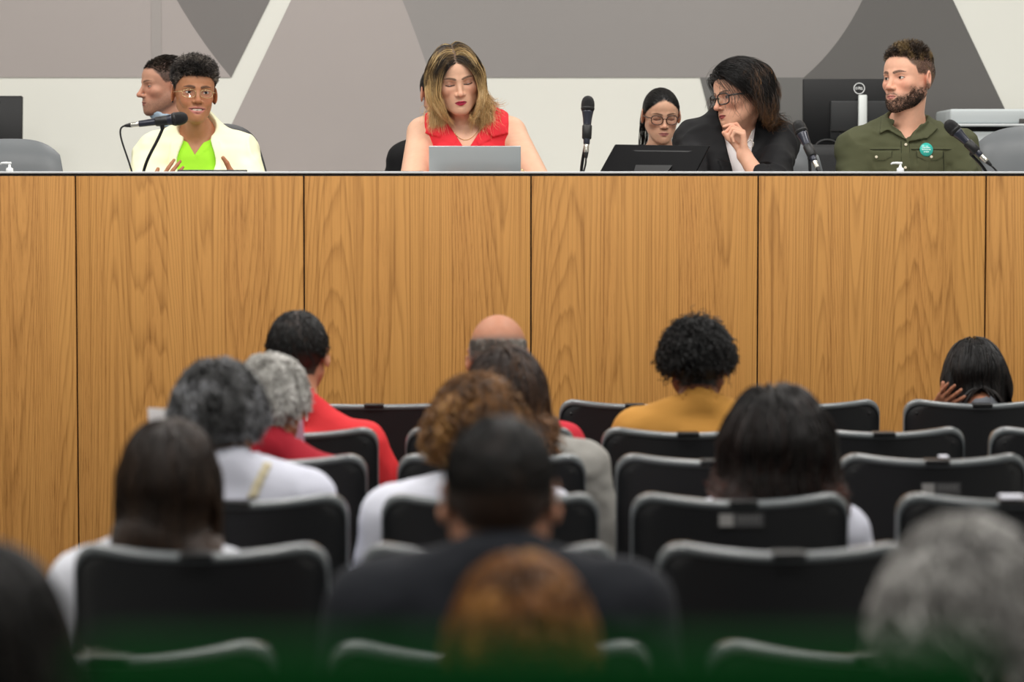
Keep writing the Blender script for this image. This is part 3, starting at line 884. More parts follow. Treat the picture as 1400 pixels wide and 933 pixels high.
def chairwoman():
    p = Pose((627.5, 114), 9.85, 1.06, (-.038, -.085, .690), (9, 16, -7), 1.03)
    b = p.body(fem=True, w=1.0, neckr=.052, face=dict(skin='#deb094', lip='#b02a48', brow='#4a382c', hair='#4a3d30', jaw=1.08, cheek=1.08, fat=.005, nosew=1.0, lipt=1.0, mouthw=.92, open=.2, gaze=(0, -.9), eyering=.25, liner=1.6, browt=1.25, hmix=.9,
        hairmask=([0, 20, 45, 70, 84, 100, 115, 135, 180], [.072, .069, .052, .030, .012, .020, -.030, -.062, -.072])),
        arms={-1: dict(el=p.L(563, 258, 9.84), wr=p.L(612, 246, 9.58), hand=dict(d=(.45, -.9, -.05), n=(0, 0, -1), thumb=1, curl=(.3, .4, .3))),
              1: dict(el=p.L(742, 262, 9.86), wr=p.L(703, 240, 9.62), hand=dict(d=(-.6, -.75, -.05), n=(0, 0, -1), thumb=-1, curl=(.3, .4, .3)))})
    b.ar = (.055, .049, .044, .028)
    r = p.root('woman with blonde highlighted hair and sleeveless red blouse, looking down at a laptop')
    b.build(r)
    wing = lambda s: [flap([(s * .050, .555), (s * .138, .520), (s * .150, .492), (s * .095, .478), (s * .035, .535)], .002, .018), flap([(s * .050, .545), (s * .088, .470), (s * .045, .448), (s * .020, .50)], .002, .014)]
    garment(b, r, 'blouse', cloth('red_crepe', '#dc2f3a', .8, .12), t=.009, sleeve=0, xcut=.152, neckr=.068, neckz=.610, neck_y=-.02, cuts=[vcut(.425, .64)], adds=wing(-1) + wing(1), fold=.004, zmin=.06, step=.0045)
    trousers(b, r, dark_trousers())
    grow(b, r, n=9000, length=.31, steps=30, r=.00085, off=(.002, .012), lift=.22, grav=.45, comb='part', combw=.8, combp=2.5, part=-.004, partback=.30, wild=.03, zend=p.L(650, 171, 9.8).z, zvar=.016, curl=.0, endcurl=.017, endat=.45, freq=48, clump=22, maxoff=.008, taper=.75, faceout=.4,
         cols=(('#2c241d', .42), ('#5b482f', .28), ('#b79a68', .18), ('#e0cb9c', .12)), tipcols=(('#a07c4c', .3), ('#dcb880', .35), ('#f4dcae', .35)), tipat=.42, seed=5)
    # earring, necklace, watch
    e = MB(); a = b.hp((-.076, -.004, -.038))
    e.tube([a, a + Vector((0, 0, -.018))], .0008, 6)
    for k in range(3): e.lathe([(.0005, -.010), (.0045, -.004), (.0045, .002), (.0005, .009)], 8, Matrix.Translation(a + Vector((0, 0, -.020 - .012 * k))))
    e.build('earring', mat('gold', '#e2c583', .25, metal=.9), r)
    n = MB(); pts = []
    for k in range(25):
        t = (k / 24 - .5) * 2; x = t * .062; z = .468 + .062 * t * t
        pts.append([x - .004, -.15, z])
    P = A3(pts)
    for _ in range(12):
        dd = np.minimum(b.torso(P), b.neck(P)); dd = smin(b.torso(P), b.neck(P), .03) - .0015
        P[:, 1] += dd * .9
    n.tube([tuple(v) for v in P], .0009, 6); n.build('necklace', mat('gold', '#e2c583', .25, metal=.9), r)
    w = MB(); a = b.arms[1]; c = a['wr'].lerp(a['el'], .12)
    M = aim(c, a['el'])
    pr = [(.029, -.010), (.032, -.006), (.032, .006), (.029, .010)]
    w.lathe(pr, 24, M); w.build('bracelet', mat('gold', '#e2c583', .25, metal=.9), r)

def listener():
    p = Pose((986, 134), 9.85, 1.05, (.0, -.075, .660), (-60, 8, -6), 1.0)
    wr = p.L(1018, 213, 9.73)
    b = p.body(fem=True, w=.98, neckr=.048, face=dict(skin='#d8a58a', lip='#9c4a48', brow='#2c211c', hair='#191514', jaw=.95, cheek=1.0, open=.75, gaze=(-.1, -.05), mouthw=.95, lipt=.9, nose=1.15, eyering=.1, liner=.9,
        hairmask=([0, 20, 45, 70, 84, 100, 115, 135, 180], [.070, .062, .030, .004, .000, .016, -.030, -.062, -.072])),
        arms={-1: dict(el=p.L(950, 262, 9.76), wr=p.L(925, 250, 9.62), hand=dict(d=(.4, -.9, 0), n=(0, 0, -1), thumb=1)),
              1: dict(el=p.L(1052, 266, 9.64), wr=wr, hand=dict(d=(-.06, .10, 1.), n=(-1, .1, .0), thumb=-1, fine=True, size=.96,
                      curls=[(.55, 1.05, .15), (1.0, 1.3, .7), (1.15, 1.4, .8), (1.2, 1.4, .8)], tdir=(-.75, -.2, .60), tcurl=.1, spread=.05))})
    b.ar = (.047, .040, .035, .025)
    r = p.root('woman in black blazer and thick black glasses, resting her chin on her hand')
    b.build(r)
    garment(b, r, 'shirt', cloth('white_knit', '#ece6e6', .8, .1), t=.005, sleeve=.5, neckr=.075, neckz=.58, cuts=[vcut(.43, .45)], zmin=.06, fold=.002, step=.007)
    lap = lambda s: [flap([(s * .045, .56), (s * .090, .535), (s * .125, .44), (s * .085, .43), (s * .02, .26), (s * .004, .26)], .004, .030)]
    garment(b, r, 'blazer', cloth('black_wool', '#0c0c0f', .75, .15), t=.020, sleeve=1.58, st=.020, neckr=.070, neckz=.61, neck_y=-.025, cuts=[vcut(.24, .20)], adds=lap(-1) + lap(1), zmin=.05, fold=.009, step=.0055, seed=8)
    trousers(b, r, dark_trousers())
    grow(b, r, n=9000, length=.30, steps=28, r=.00085, off=(.004, .028), lift=.5, grav=.30, comb='part', combw=.9, combp=1.2, part=-.020, partback=2.3, wild=.035, zend=p.L(1040, 170, 9.8).z, zvar=.014, endcurl=.019, endat=.5, freq=46, clump=22, maxoff=.012, taper=.7, faceout=1.2, keep=lambda q: ((q[:, 0] > -.03) | (q[:, 1] > .07) | (q[:, 2] > .09)) & ~((q[:, 1] < -.030) & (q[:, 2] < .062)),
         cols=(('#0f0d0d', .55), ('#1b1614', .3), ('#30231c', .15)), tipcols=(('#2a1d15', .35), ('#6e4a2a', .3), ('#c48c4c', .35)), tipat=.9, seed=8)
    glasses(b, r, '#0e0d0e', rx=.0255, rz=.0195, th=.0026, y=-.097, z=-.006, sq=3.2)
    # ring and hoop pendant
    fi = b.arms[1]['bones'][4 + 3]
    m = MB(); c = fi[0].lerp(fi[1], .5); M = aim(c, fi[1]); m.lathe([(.0096, -.002), (.0102, 0), (.0096, .002)], 16, M); m.build('ring', mat('gold', '#e2c583', .25, metal=.9), r)
    m = MB(); c = p.L(1026, 197, 9.72)
    for k in range(20):
        w0, w1 = 2 * math.pi * k / 20, 2 * math.pi * (k + 1) / 20
        m.tube([c + Vector((math.cos(w0) * .011, 0, math.sin(w0) * .013)), c + Vector((math.cos(w1) * .011, 0, math.sin(w1) * .013))], .0013, 6)
    m.tube([c + Vector((0, 0, .013)), c + Vector((.006, .01, .05))], .0008, 6)
    m.build('pendant', mat('silver', '#c8c4bc', .25, metal=.9), r)

def bearded():
    p = Pose((1221, 106.5), 9.88, 1.07, (.0, -.020, .742), (-50, -2, -2), 1.02)
    b = p.body(w=1.02, neckr=.050, face=dict(skin='#e0ab90', lip='#b8776c', brow='#3a2a20', hair='#2a211c', jaw=1.08, chin=1.02, cheek=1.0, open=.8, gaze=(-.25, 0), nose=1.0, nosew=1.1, lipt=.95, mouthw=.95, stubble=.92, stubcol='#33261e', eyering=.0, browt=1.5, liner=.8,
        hairmask=([0, 20, 38, 50, 60, 68, 84, 92, 100, 115, 135, 180], [.074, .072, .066, .048, .040, .012, .012, .008, .020, -.030, -.058, -.066])),
        arms={-1: dict(el=p.L(1165, 262, 9.9), wr=p.L(1205, 262, 9.68)), 1: dict(el=p.L(1328, 262, 9.9), wr=p.L(1290, 262, 9.68))})
    r = p.root('bearded man in olive green shirt with a round teal badge, looking sideways')
    b.build(r)
    V = lambda *a: p.X(a)
    zv = V((1247, 189))[0][1]
    wings = [flap(V((1217, 156), (1210, 182), (1228, 173), (1232, 163)), .003, .025), flap(V((1224, 166), (1222, 176), (1247, 192), (1240, 179)), .003, .025), flap(V((1271, 156), (1293, 174), (1276, 188), (1262, 176)), .003, .025), flap(V((1276, 188), (1249, 193), (1256, 180), (1264, 172)), .003, .025)]
    pk = [flap(V((x0, 206), (x0 + 39, 206), (x0 + 38, 214), (x0 + 28, 219), (x0 + 12, 219), (x0 + 1, 214)), .0, .0155) for x0 in (1187, 1259)] + [flap(V((x0 + 1, 206), (x0 + 38, 206), (x0 + 37, 250), (x0 + 2, 250)), .0, .0125) for x0 in (1187, 1259)]
    yoke = [flap(V((1170, 202), (1325, 202), (1325, 204), (1170, 204)), .0, .0130), flap(V((1239, 190), (1250, 190), (1248, 260), (1237, 260)), .0, .0130)]
    garment(b, r, 'shirt', cloth('olive', '#4d4f38', .9, .3, .1), t=.0095, sleeve=1.5, st=.014, neckr=.072, neckz=.625, neck_y=-.02, cuts=[vcut(zv, .60, x0=V((1247, 189))[0][0])], adds=[collar_band(.565, .615, .010, -.25, gap=.045)] + wings + pk + yoke, fold=.008, zmin=.05, step=.0042, seed=12)
    dk = cloth('olive_seam', '#2c2f20')
    stitch(b, r, [V((x0, 206), (x0 + 1, 214), (x0 + 12, 219), (x0 + 28, 219), (x0 + 38, 214), (x0 + 39, 206)) for x0 in (1187, 1259)] + [V((1180, 203.5), (1236, 203.5)), V((1252, 203.5), (1312, 203.5)), V((1250, 193), (1248, 240)), V((1239, 192), (1237, 240)), V((1187, 206), (1186, 240)), V((1298, 206), (1299, 240))], .0135, dk)
    trousers(b, r, dark_trousers())
    for (x, z) in V((1245, 197), (1243, 229), (1205, 214), (1280, 214)):
        c = onfront(b, x, z, .0165)
        MB().lathe([(.001, -.002), (.0052, -.002), (.0052, .001), (.0035, .0022), (.001, .0012)], 14, aim(c, c + Vector((0, -1, .1)))).build('button', mat('button_ivory', '#d8cfb8', .35), r)
    c = onfront(b, *V((1273, 204))[0], .020); M = aim(c, c + Vector((.15, -1, .12)))
    bd = MB(); bd.lathe([(.0225, -.002), (.0245, -.0005), (.0238, .0012), (.001, .0022)], 36, M)
    o = bd.build('badge', mat('badge_teal', '#2cb5a8', .3, coat=.3), r)
    tx = MB()
    for k, (w, z) in enumerate(((.030, .007), (.034, .000), (.022, -.008))):
        for j in range(int(w / .004)):
            tx.box((-w / 2 + .004 * j + .002, z, .0024), (.0028, .0042 if (j * 7 + k) % 3 else .003, .0006), M)
    tx.build('badge_lettering', mat('badge_white', '#d9f2ee', .5), o)
    grow(b, r, n=5200, length=.032, steps=8, r=.00095, off=(.001, .008), lift=.8, grav=.0, comb='up', combw=.4, curl=.0030, freq=330, wild=.14, clump=60,
         cols=(('#241d18', .30), ('#43352a', .30), ('#7a6544', .40)), lenfn=lambda q: np.clip(.05 + (q[:, 2] - .055) * 17 + 6 * np.clip(-q[:, 1], 0, .06) * (q[:, 2] > .062), .04, 1.15), seed=13)
    # beard
    def bk(q):
        ax = np.abs(q[:, 0]); zt = np.interp(ax, [0, .014, .028, .042, .055, .066, .09], [-.083, -.080, -.066, -.060, -.050, -.020, .0])
        mo = (np.abs(q[:, 2] + .0555) < .004) & (ax < .024) & (q[:, 1] < -.06)
        return (((q[:, 2] < zt) & (q[:, 1] < .016) & (q[:, 2] > -.125))) | mo
    hm = ([0, 180], [-.2, -.2])
    beard(b, r, bk, '#2e221b')

def beard(b, r, keep, col):
    rg = np.random.default_rng(4); K = 60000
    D = nrm(rg.normal(size=(K, 3)).astype(f32) * A3((1, 1, 1))).astype(f32); D[:, 1] = -np.abs(D[:, 1]) * .9 + .1; D[:, 2] = -np.abs(D[:, 2]); D = nrm(D)
    q = A3((0, -.01, -.03)) + D * .2
    fS = lambda P: head_sdf(P, b.fc)
    ok = np.ones(K, bool)
    for _ in range(26): q = q - D * (fS(q) * .8)[:, None]
    q = q[keep(q) & (rg.random(K) < np.clip(.25 + (-.045 - q[:, 2] + .35 * np.clip(np.abs(q[:, 0]) - .05, 0, 1)) * 22 + .35 * vnoise(q, 120, 3), .12, 1))][:4600]; n = len(q)
    if n == 0: return
    N = grad(fS, q, .001); S = 4; P = [q]
    d = nrm(N * .7 + A3((0, .0, -.8)) + rg.normal(size=(n, 3)) * .25)
    for k in range(S - 1): q = q + d * .0012; P.append(q)
    W = np.stack(P, 1); W = ((W * b.hs).reshape(-1, 3) @ b.R.T + b.o).reshape(n, S, 3)
    T = np.gradient(W, axis=1); b1 = np.cross(T, A3((.3, .3, .9))); b1 /= np.linalg.norm(b1, axis=2, keepdims=True) + 1e-8; T /= np.linalg.norm(T, axis=2, keepdims=True) + 1e-8; b2 = np.cross(T, b1)
    V = np.stack([W + (b1 * math.cos(w) + b2 * math.sin(w)) * .00055 for w in (0, 2.1, 4.2)], 2)
    base = (np.arange(n)[:, None, None] * S + np.arange(S - 1)[None, :, None]) * 3; kk = np.arange(3)[None, None, :]; k2 = (kk + 1) % 3
    Fq = np.stack([base + kk, base + k2, base + 3 + k2, base + 3 + kk], -1).reshape(-1, 4)
    c = np.array(lin(col))[None] * (1 + .5 * (rg.random(n) - .3))[:, None]
    mesh_obj('beard', V.reshape(-1, 3), Fq, mat('hair', '#302820', .42, spec=.35, vcol=True), r, np.repeat(c, S * 3, 0))

if want('speaker'): speaker()
if want('chairwoman'): chairwoman()
if want('listener'): listener()
if want('bearded'): bearded()

def seated_reader():
    p = Pose((908, 162), 11.15, 1.05, (0, -.05, .735), (6, 12, 0), .94)
    b = p.body(fem=True, w=1.0, neckr=.047, face=dict(skin='#d3a488', lip='#b0706a', brow='#3a2a22', hair='#14110f', jaw=.90, cheek=.97, fat=.0, browt=1.2, open=.15, gaze=(0, -.9), liner=1., hmix=1.,
        hairmask=([0, 20, 45, 70, 84, 100, 115, 135, 180], [.078, .068, .040, .014, .008, .02, -.030, -.062, -.072])))
    r = p.root('woman with tied back black hair and brown glasses, sitting by the rear wall reading')
    b.build(r)
    garment(b, r, 'top', cloth('black_top', '#101013', .8), t=.008, sleeve=.9, neckr=.082, neckz=.60, fold=.003, step=.009, zmin=.06)
    trousers(b, r, dark_trousers())
    grow(b, r, n=3800, length=.17, steps=16, r=.0010, off=(.0005, .004), lift=.10, grav=.0, comb='bun', bun=(0, .118, -.02), combw=1., combp=.3, part=0, wild=.02, maxoff=.003, cols=(('#0d0b0b', .7), ('#1a1614', .3)), seed=15)
    grow(b, r, name='ponytail', n=900, length=.30, steps=20, r=.0012, off=(.002, .03), lift=.5, grav=.5, comb='back', combw=.3, wild=.05, cols=(('#0d0b0b', .7), ('#1a1614', .3)), keep=lambda q: (q[:, 1] > .085) & (q[:, 2] < .04), seed=16)
    glasses(b, r, '#3a2118', rx=.0245, rz=.0200, th=.0022, y=-.094, z=-.006, cat_eye=.002)

def aide():
    p = Pose((199, 118), 11.15, 1.07, (0.0, -.11, .765), (8, 2, 0), 1.02, turn=-72)
    b = p.body(w=1., neckr=.052, face=dict(skin='#c9957c', lip='#a4685c', brow='#4b372b', hair='#3b322c', jaw=1.05, open=.6, gaze=(-.1, 0), nose=1.15, stubble=.45, stubcol='#5b463a', liner=.5, eyering=.2))
    r = p.root('short haired man in dark suit and pale blue shirt, standing behind the speaking woman'.replace('standing', 'sitting'))
    b.build(r)
    garment(b, r, 'shirt', cloth('pale_blue', '#b9cfe2', .8), t=.006, sleeve=.5, neckr=.070, neckz=.62, adds=[collar_band(.57, .625, .012, -.25)], fold=.002, step=.008, zmin=.06)
    garment(b, r, 'suit_jacket', cloth('navy_suit', '#20242f', .8), t=.018, sleeve=1.9, st=.02, neckr=.078, neckz=.615, cuts=[vcut(.28, .28)], adds=[collar_band(.56, .595, .020, -.25, gap=.05)], fold=.005, step=.008, zmin=.05)
    trousers(b, r, dark_trousers())
    grow(b, r, n=3600, length=.034, steps=8, r=.0010, off=(.001, .010), lift=.35, grav=0, comb='side', combw=.8, wild=.06, cols=(('#2a2420', .6), ('#4a4038', .4)), lenfn=lambda q: np.clip(.10 + (q[:, 2] - .05) * 18, .06, 1.), seed=18)

def hidden_aide():
    p = Pose((613, 128), 11.15, 1.05, (0, -.03, .765), (22, 4, 0), 1.)
    b = p.body(w=.95, neckr=.048, fem=True, face=dict(skin='#c9957c', hair='#2a2420', liner=.8))
    r = p.root('person in black jacket almost hidden behind the woman in red')
    b.build(r)
    garment(b, r, 'jacket', cloth('black_wool', '#0c0c0f', .75, .15), t=.014, sleeve=1.9, st=.018, neckr=.08, neckz=.60, fold=.004, step=.009, zmin=.05, cuts=[vcut(.42, .4)])
    trousers(b, r, dark_trousers())
    grow(b, r, n=2600, length=.16, steps=14, r=.0010, off=(.001, .006), lift=.15, grav=.0, comb='bun', combw=1., combp=.3, wild=.02, maxoff=.003, cols=(('#1d1713', .7), ('#2a221c', .3)), seed=19)

if want('seated_reader'): seated_reader()
if want('aide'): aide()
if want('hidden_aide'): hidden_aide()
# ---------------------------------------------------------------- the audience, seen from behind
S_ROW = {1: 238., 2: 271., 3: 303., 4: 350., 5: 410., 6: 525., 7: 652.}
ROWD = {k: F * .55 / v for k, v in S_ROW.items()}
AUD = "in the audience"
def audience(key, label, px, row, w=1., fem=False, hr=(0, 6, 0), hs=1., ho=None, top=('#c83a3a', 'red_shirt'), face=None, hairs=(), sc=1.0, extra=None, neckr=.078, sleeve=.55, fold=.005, dd=.27, t=.010, collar=None, st=.012, arms=None, gm='shirt', shz=.03):
    if not want(key): return
    p = Pose(px, ROWD[row] + dd, sc, ho or (0, -.03, .70), hr, hs, away=True, eyes=False)
    print('BASE', key, round(p.loc.z, 3))
    b = p.body(w=w, fem=fem, shz=shz, face=dict(dict(detail=0), **(face or {})), neckr=(.048 if fem else .054), arms=arms(p) if arms else None)
    r = p.root(label)
    b.build(r, res='lo')
    adds = [collar_band(*collar)] if collar else []
    garment(b, r, gm, cloth(top[1], top[0], .85), t=t, sleeve=sleeve, st=st, neckr=neckr, fold=fold, step=.010, zmin=.04, adds=adds, zfine=.3)
    trousers(b, r, dark_trousers())
    for h in hairs: grow(b, r, **h)
    if extra: extra(b, r, p)
    return r

BLK = (('#0e0c0b', .6), ('#1c1816', .4))
short = lambda cols=BLK, **k: dict(dict(n=2600, length=.022, steps=5, r=.0016, off=(.001, .007), lift=.8, comb='crown', combw=.5, wild=.15, cols=cols), **k)
def in_px(p, pts, d): return [p.L(x, y, d) for x, y in pts]

# row 2
def shirt_text(b, r, p):
    m = MB()
    # white letters printed across the back of the red shirt, mostly hidden by the grey haired head
    def seg(x0, z0, x1, z1, wd=.005):
        n = 5
        for k in range(n):
            a = (x0 + (x1 - x0) * k / n, z0 + (z1 - z0) * k / n); c = (x0 + (x1 - x0) * (k + 1) / n, z0 + (z1 - z0) * (k + 1) / n)
            def back(x, z):
                P = A3([(x, .25, z)])
                for _ in range(16): P[:, 1] -= (b.torso(P) - .016) * .85
                return Vector(P[0].tolist())
            m.tube([back(*a), back(*c)], wd * .5, 6)
    q = p.L(412, 573, ROWD[2] + .05); x, z = q.x, q.z
    for k, g in enumerate(('I', 'Z')):
        cx = x + (-.008 + .019 * k); h = .015
        if g == 'I': seg(cx, z - h, cx, z + h)
        else:
            seg(cx - .007, z + h, cx + .007, z + h); seg(cx - .007, z + h, cx + .007, z - h); seg(cx - .007, z - h, cx + .007, z - h)
    m.build('shirt_lettering', mat('print_white', '#efe6e4', .7), r)
audience('red_man', 'dark haired man in bright red shirt near the left of the audience', (407, 484), 2, w=1.05, shz=-.025, ho=(0, -.03, .735), face=dict(skin='#b98468', hair='#191614', hmix=.95), hs=1.07, sleeve=.95, top=('#d9353a', 'red_tee'), hairs=[short()], extra=shirt_text, neckr=.075, fold=.006, st=.016,
         arms=lambda p: {1: dict(el=(.29, -.10, .27)), -1: dict(el=(-.30, -.02, .25))})
audience('bald_man', 'bald man with grey fringe and crimson shirt in front of the brown haired woman', (681, 489), 2, w=1.02, shz=-.02, ho=(0, -.03, .73), face=dict(skin='#ae765a', hair='#6e6660', hmix=.75, hairtop=.052), hs=1.07, top=('#c22a3a', 'crimson_shirt'), hairs=[short((('#5e5852', .5), ('#8a857e', .5)), n=2200, length=.006, off=(.0005, .002), keep=lambda q: q[:, 2] < .046)], sleeve=.9, collar=(.56, .60, .012, .2))
def braid(b, r, p):
    grow(b, r, name='hair_tail', n=420, length=.115, steps=10, r=.0024, off=(.004, .030), lift=.3, grav=1.2, comb='back', combw=.1, wild=.05, curl=.003, freq=200, cols=BLK, keep=lambda q: (q[:, 1] > .05) & (q[:, 2] < -.030) & (np.abs(q[:, 0] - .008) < .022), seed=5)
audience('mustard_woman', 'woman with dense black curls and mustard brown blouse', (953, 499), 2, w=1.10, shz=.01, fem=True, face=dict(skin='#7c4d38', hair='#0c0a0a', hmix=1., ), hr=(-6, 4, 3), hs=1.03, top=('#b9853c', 'mustard'), ho=(-.0, -.02, .70),
         hairs=[dict(n=3600, length=.060, steps=9, r=.0020, off=(.003, .020), lift=1., comb='up', combw=.6, wild=.3, curl=.006, freq=300, clump=50, cols=(('#080707', .6), ('#141111', .4)))], extra=braid, sleeve=1.5, st=.022, neckr=.085)
# row 1
def finger_nails(b, r, p): pass
audience('hand_woman', 'woman with sleek black hair bowing her head onto her hand, front row', (1333, 519), 1, w=.98, fem=True, face=dict(skin='#a56f55', hair='#100d0d', hmix=1.), hr=(0, 30, 4), hs=1.16, ho=(.0, -.10, .70), sc=.90, shz=-.03, top=('#5f6268', 'grey_top'),
         hairs=[dict(n=4200, length=.26, steps=20, r=.0016, off=(.003, .018), lift=.35, grav=.5, comb='crown', combw=.7, combp=2, wild=.03, maxoff=.006, zend=.515, cols=(('#0c0a0a', .7), ('#1c1614', .3)), tipcols=(('#241915', 1.),), tipat=.85)],
         arms=lambda p: {1: dict(el=p.L(1262, 600, 8.72), wr=p.L(1283, 556, 8.40), hand=dict(d=p.L(1303, 536, 8.27) - p.L(1283, 556, 8.40), n=(-.45, -1, .1), thumb=-1, curl=(.1, .22, .2), spread=.16, fine=True, size=.95, tdir=(.1, -.5, .8)))})
# row 3
audience('white_hair', 'person with short white hair and dark red shirt', (371, 552), 3, w=1.05, shz=-.0, fem=True, face=dict(skin='#a9785c', hair='#a5a29c', hmix=.9), hr=(-14, 4, -3), hs=1.05, ho=(.0, -.03, .70), top=('#a82030', 'dark_red'), sleeve=1.2, st=.018,
         hairs=[dict(n=3800, length=.050, steps=8, r=.0019, off=(.003, .014), lift=.9, comb='crown', combw=.6, wild=.2, curl=.004, freq=200, clump=40, cols=(('#8d8a85', .3), ('#b9b7b2', .4), ('#d8d6d2', .3)))])
audience('wavy_brown', 'woman with wavy brown hair and pale grey blouse behind the bald man', (692, 546), 3, w=1.1, fem=True, face=dict(skin='#a9785c', hair='#3c2c23', hmix=1.), hr=(8, 6, 4), hs=1.05, ho=(.02, -.03, .70), top=('#9a9893', 'grey_blouse'), sleeve=1.6, st=.022, fold=.008,
         hairs=[dict(n=4200, length=.27, steps=20, r=.0019, off=(.004, .022), lift=.5, grav=.45, comb='crown', combw=.7, combp=2, wild=.06, maxoff=.01, narrow=.098, zend=.55, zvar=.014, endcurl=.014, endat=.3, freq=60, clump=25, cols=(('#2e211b', .5), ('#4a3528', .35), ('#6b4c34', .15)), tipcols=(('#7a5433', .6), ('#4a3528', .4)), tipat=.7)])
# row 4
def strap(b, r, p):
    d0 = ROWD[4] + .03; a = p.X([(352, 640), (366, 644), (345, 690), (330, 690)], d0)
    def f(P):
        base = b.torso(P); d = np.maximum(base - .016, .004 - base); d = np.maximum(d, prism(P, a)); return np.maximum(d, -.02 - P[:, 1])
    V, Q = surface(f, axis(-.25, .25, .008), axis(-.05, .22, .008), axis(.25, .65, .008))
    if len(V): mesh_obj('bag_strap', V, Q, cloth('beige_strap', '#cfc4a6'), r)
audience('grey_hair', 'person with tousled dark grey hair and white shirt with a beige strap', (299, 574), 4, w=1.02, fem=True, face=dict(skin='#9c6e54', hair='#4c4b4b', hmix=.95), hr=(10, 2, 4), hs=1.05, ho=(.035, -.03, .70), top=('#d6d8e6', 'white_shirt'), sleeve=.9, st=.016, extra=strap,
         hairs=[dict(n=4200, length=.065, steps=9, r=.0021, off=(.004, .022), lift=1., comb='crown', combw=.6, wild=.22, curl=.006, freq=150, clump=32, cols=(('#232323', .3), ('#4b4b4c', .35), ('#85868a', .35)))])
audience('ginger', 'person with frizzy ginger brown hair and white shirt, behind the wavy haired woman', (653, 598), 4, w=1.08, fem=True, face=dict(skin='#b98468', hair='#5c3d22', hmix=1.), hr=(0, 4, 0), hs=1.05, ho=(-.02, -.03, .70), top=('#dcdeea', 'white_shirt2'), sleeve=.9, st=.018,
         hairs=[dict(n=5200, length=.085, steps=11, r=.0021, off=(.005, .030), lift=1., comb='crown', combw=.7, wild=.25, curl=.007, freq=190, clump=40, cols=(('#4a3018', .35), ('#7a5228', .4), ('#a97c44', .25)))])
audience('dark_wavy', 'woman with full dark brown hair and white shirt, right of centre', (1062, 616), 4, w=.98, shz=.02, fem=True, face=dict(skin='#a9785c', hair='#1d1412', hmix=1.), hr=(-6, 6, 2), hs=1.08, ho=(-.02, -.03, .70), top=('#d6d8e6', 'white_shirt'), sleeve=.9, st=.018,
         hairs=[dict(n=5200, length=.32, steps=22, r=.0021, off=(.006, .034), lift=.7, grav=.4, comb='crown', combw=.8, combp=1.5, wild=.06, maxoff=.014, narrow=.125, zend=.57, zvar=.012, endcurl=.016, endat=.4, freq=44, clump=22, cols=(('#120d0c', .6), ('#231714', .4)), tipcols=(('#3a1f16', .6), ('#5c3020', .4)), tipat=.75)])
# row 5
audience('long_straight', 'woman with long straight brown hair and white top, left side', (231, 664), 5, w=.86, shz=.015, fem=True, face=dict(skin='#a9785c', hair='#2a1d14', hmix=1.), hr=(4, 4, 0), hs=1.05, ho=(-.02, -.03, .70), top=('#d9dbe4', 'white_top'), sleeve=.9, st=.018,
         hairs=[dict(n=5200, length=.42, steps=24, r=.0021, off=(.003, .014), lift=.3, grav=.6, comb='crown', combw=.7, combp=3, wild=.018, maxoff=.010, narrow=.098, zend=.53, zvar=.008, cols=(('#1d130d', .5), ('#2f2015', .5)), tipcols=(('#4c3220', .6), ('#6b4727', .4)), tipat=.7)])
# row 6
audience('suit_man', 'man with black hair faded at the neck and dark suit, centre of the audience', (683, 680), 6, w=1.05, hr=(0, 2, 0), hs=1.08, ho=(0, -.03, .70), sc=1.0, face=dict(skin='#b07c62', hair='#16130f', hmix=.93, hairmask=([0, 35, 55, 72, 84, 100, 115, 135, 180], [.070, .066, .045, .012, .004, .016, -.022, -.045, -.055])), top=('#181b22', 'dark_suit'), t=.020, st=.026, sleeve=1.9, neckr=.072, collar=(.56, .61, .018, .2), gm='suit_jacket',
         hairs=[short(n=3400, lenfn=lambda q: np.clip(.25 + (q[:, 2] - .02) * 12, .1, 1.))])
# row 7
audience('amber_head', 'person with short amber brown hair, right behind the man in the suit', (712, 888), 7, w=1.0, fem=True, hr=(0, 6, 0), hs=1.03, ho=(0, -.03, .70), sc=.92, face=dict(skin='#b98468', hair='#7a4f24', hmix=1.), top=('#2a3c2c', 'green_top'), sleeve=.9,
         hairs=[dict(n=4200, length=.060, steps=8, r=.0023, off=(.003, .018), lift=.7, comb='crown', combw=.8, wild=.12, maxoff=.01, cols=(('#5c3a1a', .35), ('#8a5a2a', .4), ('#b98545', .25)))], dd=.24)
audience('fluffy_grey', 'person with fluffy light grey hair at the lower right', (1318, 858), 7, w=1.0, fem=True, hr=(-5, 4, 0), hs=1.08, ho=(0, -.03, .70), sc=.96, face=dict(skin='#b98468', hair='#77736e', hmix=1.), top=('#202226', 'black_top2'), sleeve=.9,
         hairs=[dict(n=5200, length=.07, steps=9, r=.0024, off=(.005, .026), lift=1., comb='crown', combw=.6, wild=.22, curl=.005, freq=150, clump=30, cols=(('#6a6866', .3), ('#989693', .4), ('#c4c2bf', .3)))], dd=.24)
audience('corner_black', 'person with black hair and navy clothes at the lower left corner', (-22, 880), 7, w=1.0, fem=True, hr=(0, 6, 0), hs=1.06, ho=(0, -.03, .70), sc=.92, face=dict(skin='#a9785c', hair='#0c0b0b', hmix=1.), top=('#101c3a', 'navy_top'), sleeve=.9,
         hairs=[dict(n=4200, length=.30, steps=18, r=.0023, off=(.004, .022), lift=.5, grav=.5, comb='crown', combw=.7, combp=2, wild=.03, zend=.60, cols=BLK)], dd=.24)
# ---------------------------------------------------------------- the hall
WALLY = 12.2; PLAT = .85; DESKY = 9.2
def struct(o): o['kind'] = 'structure'; return o

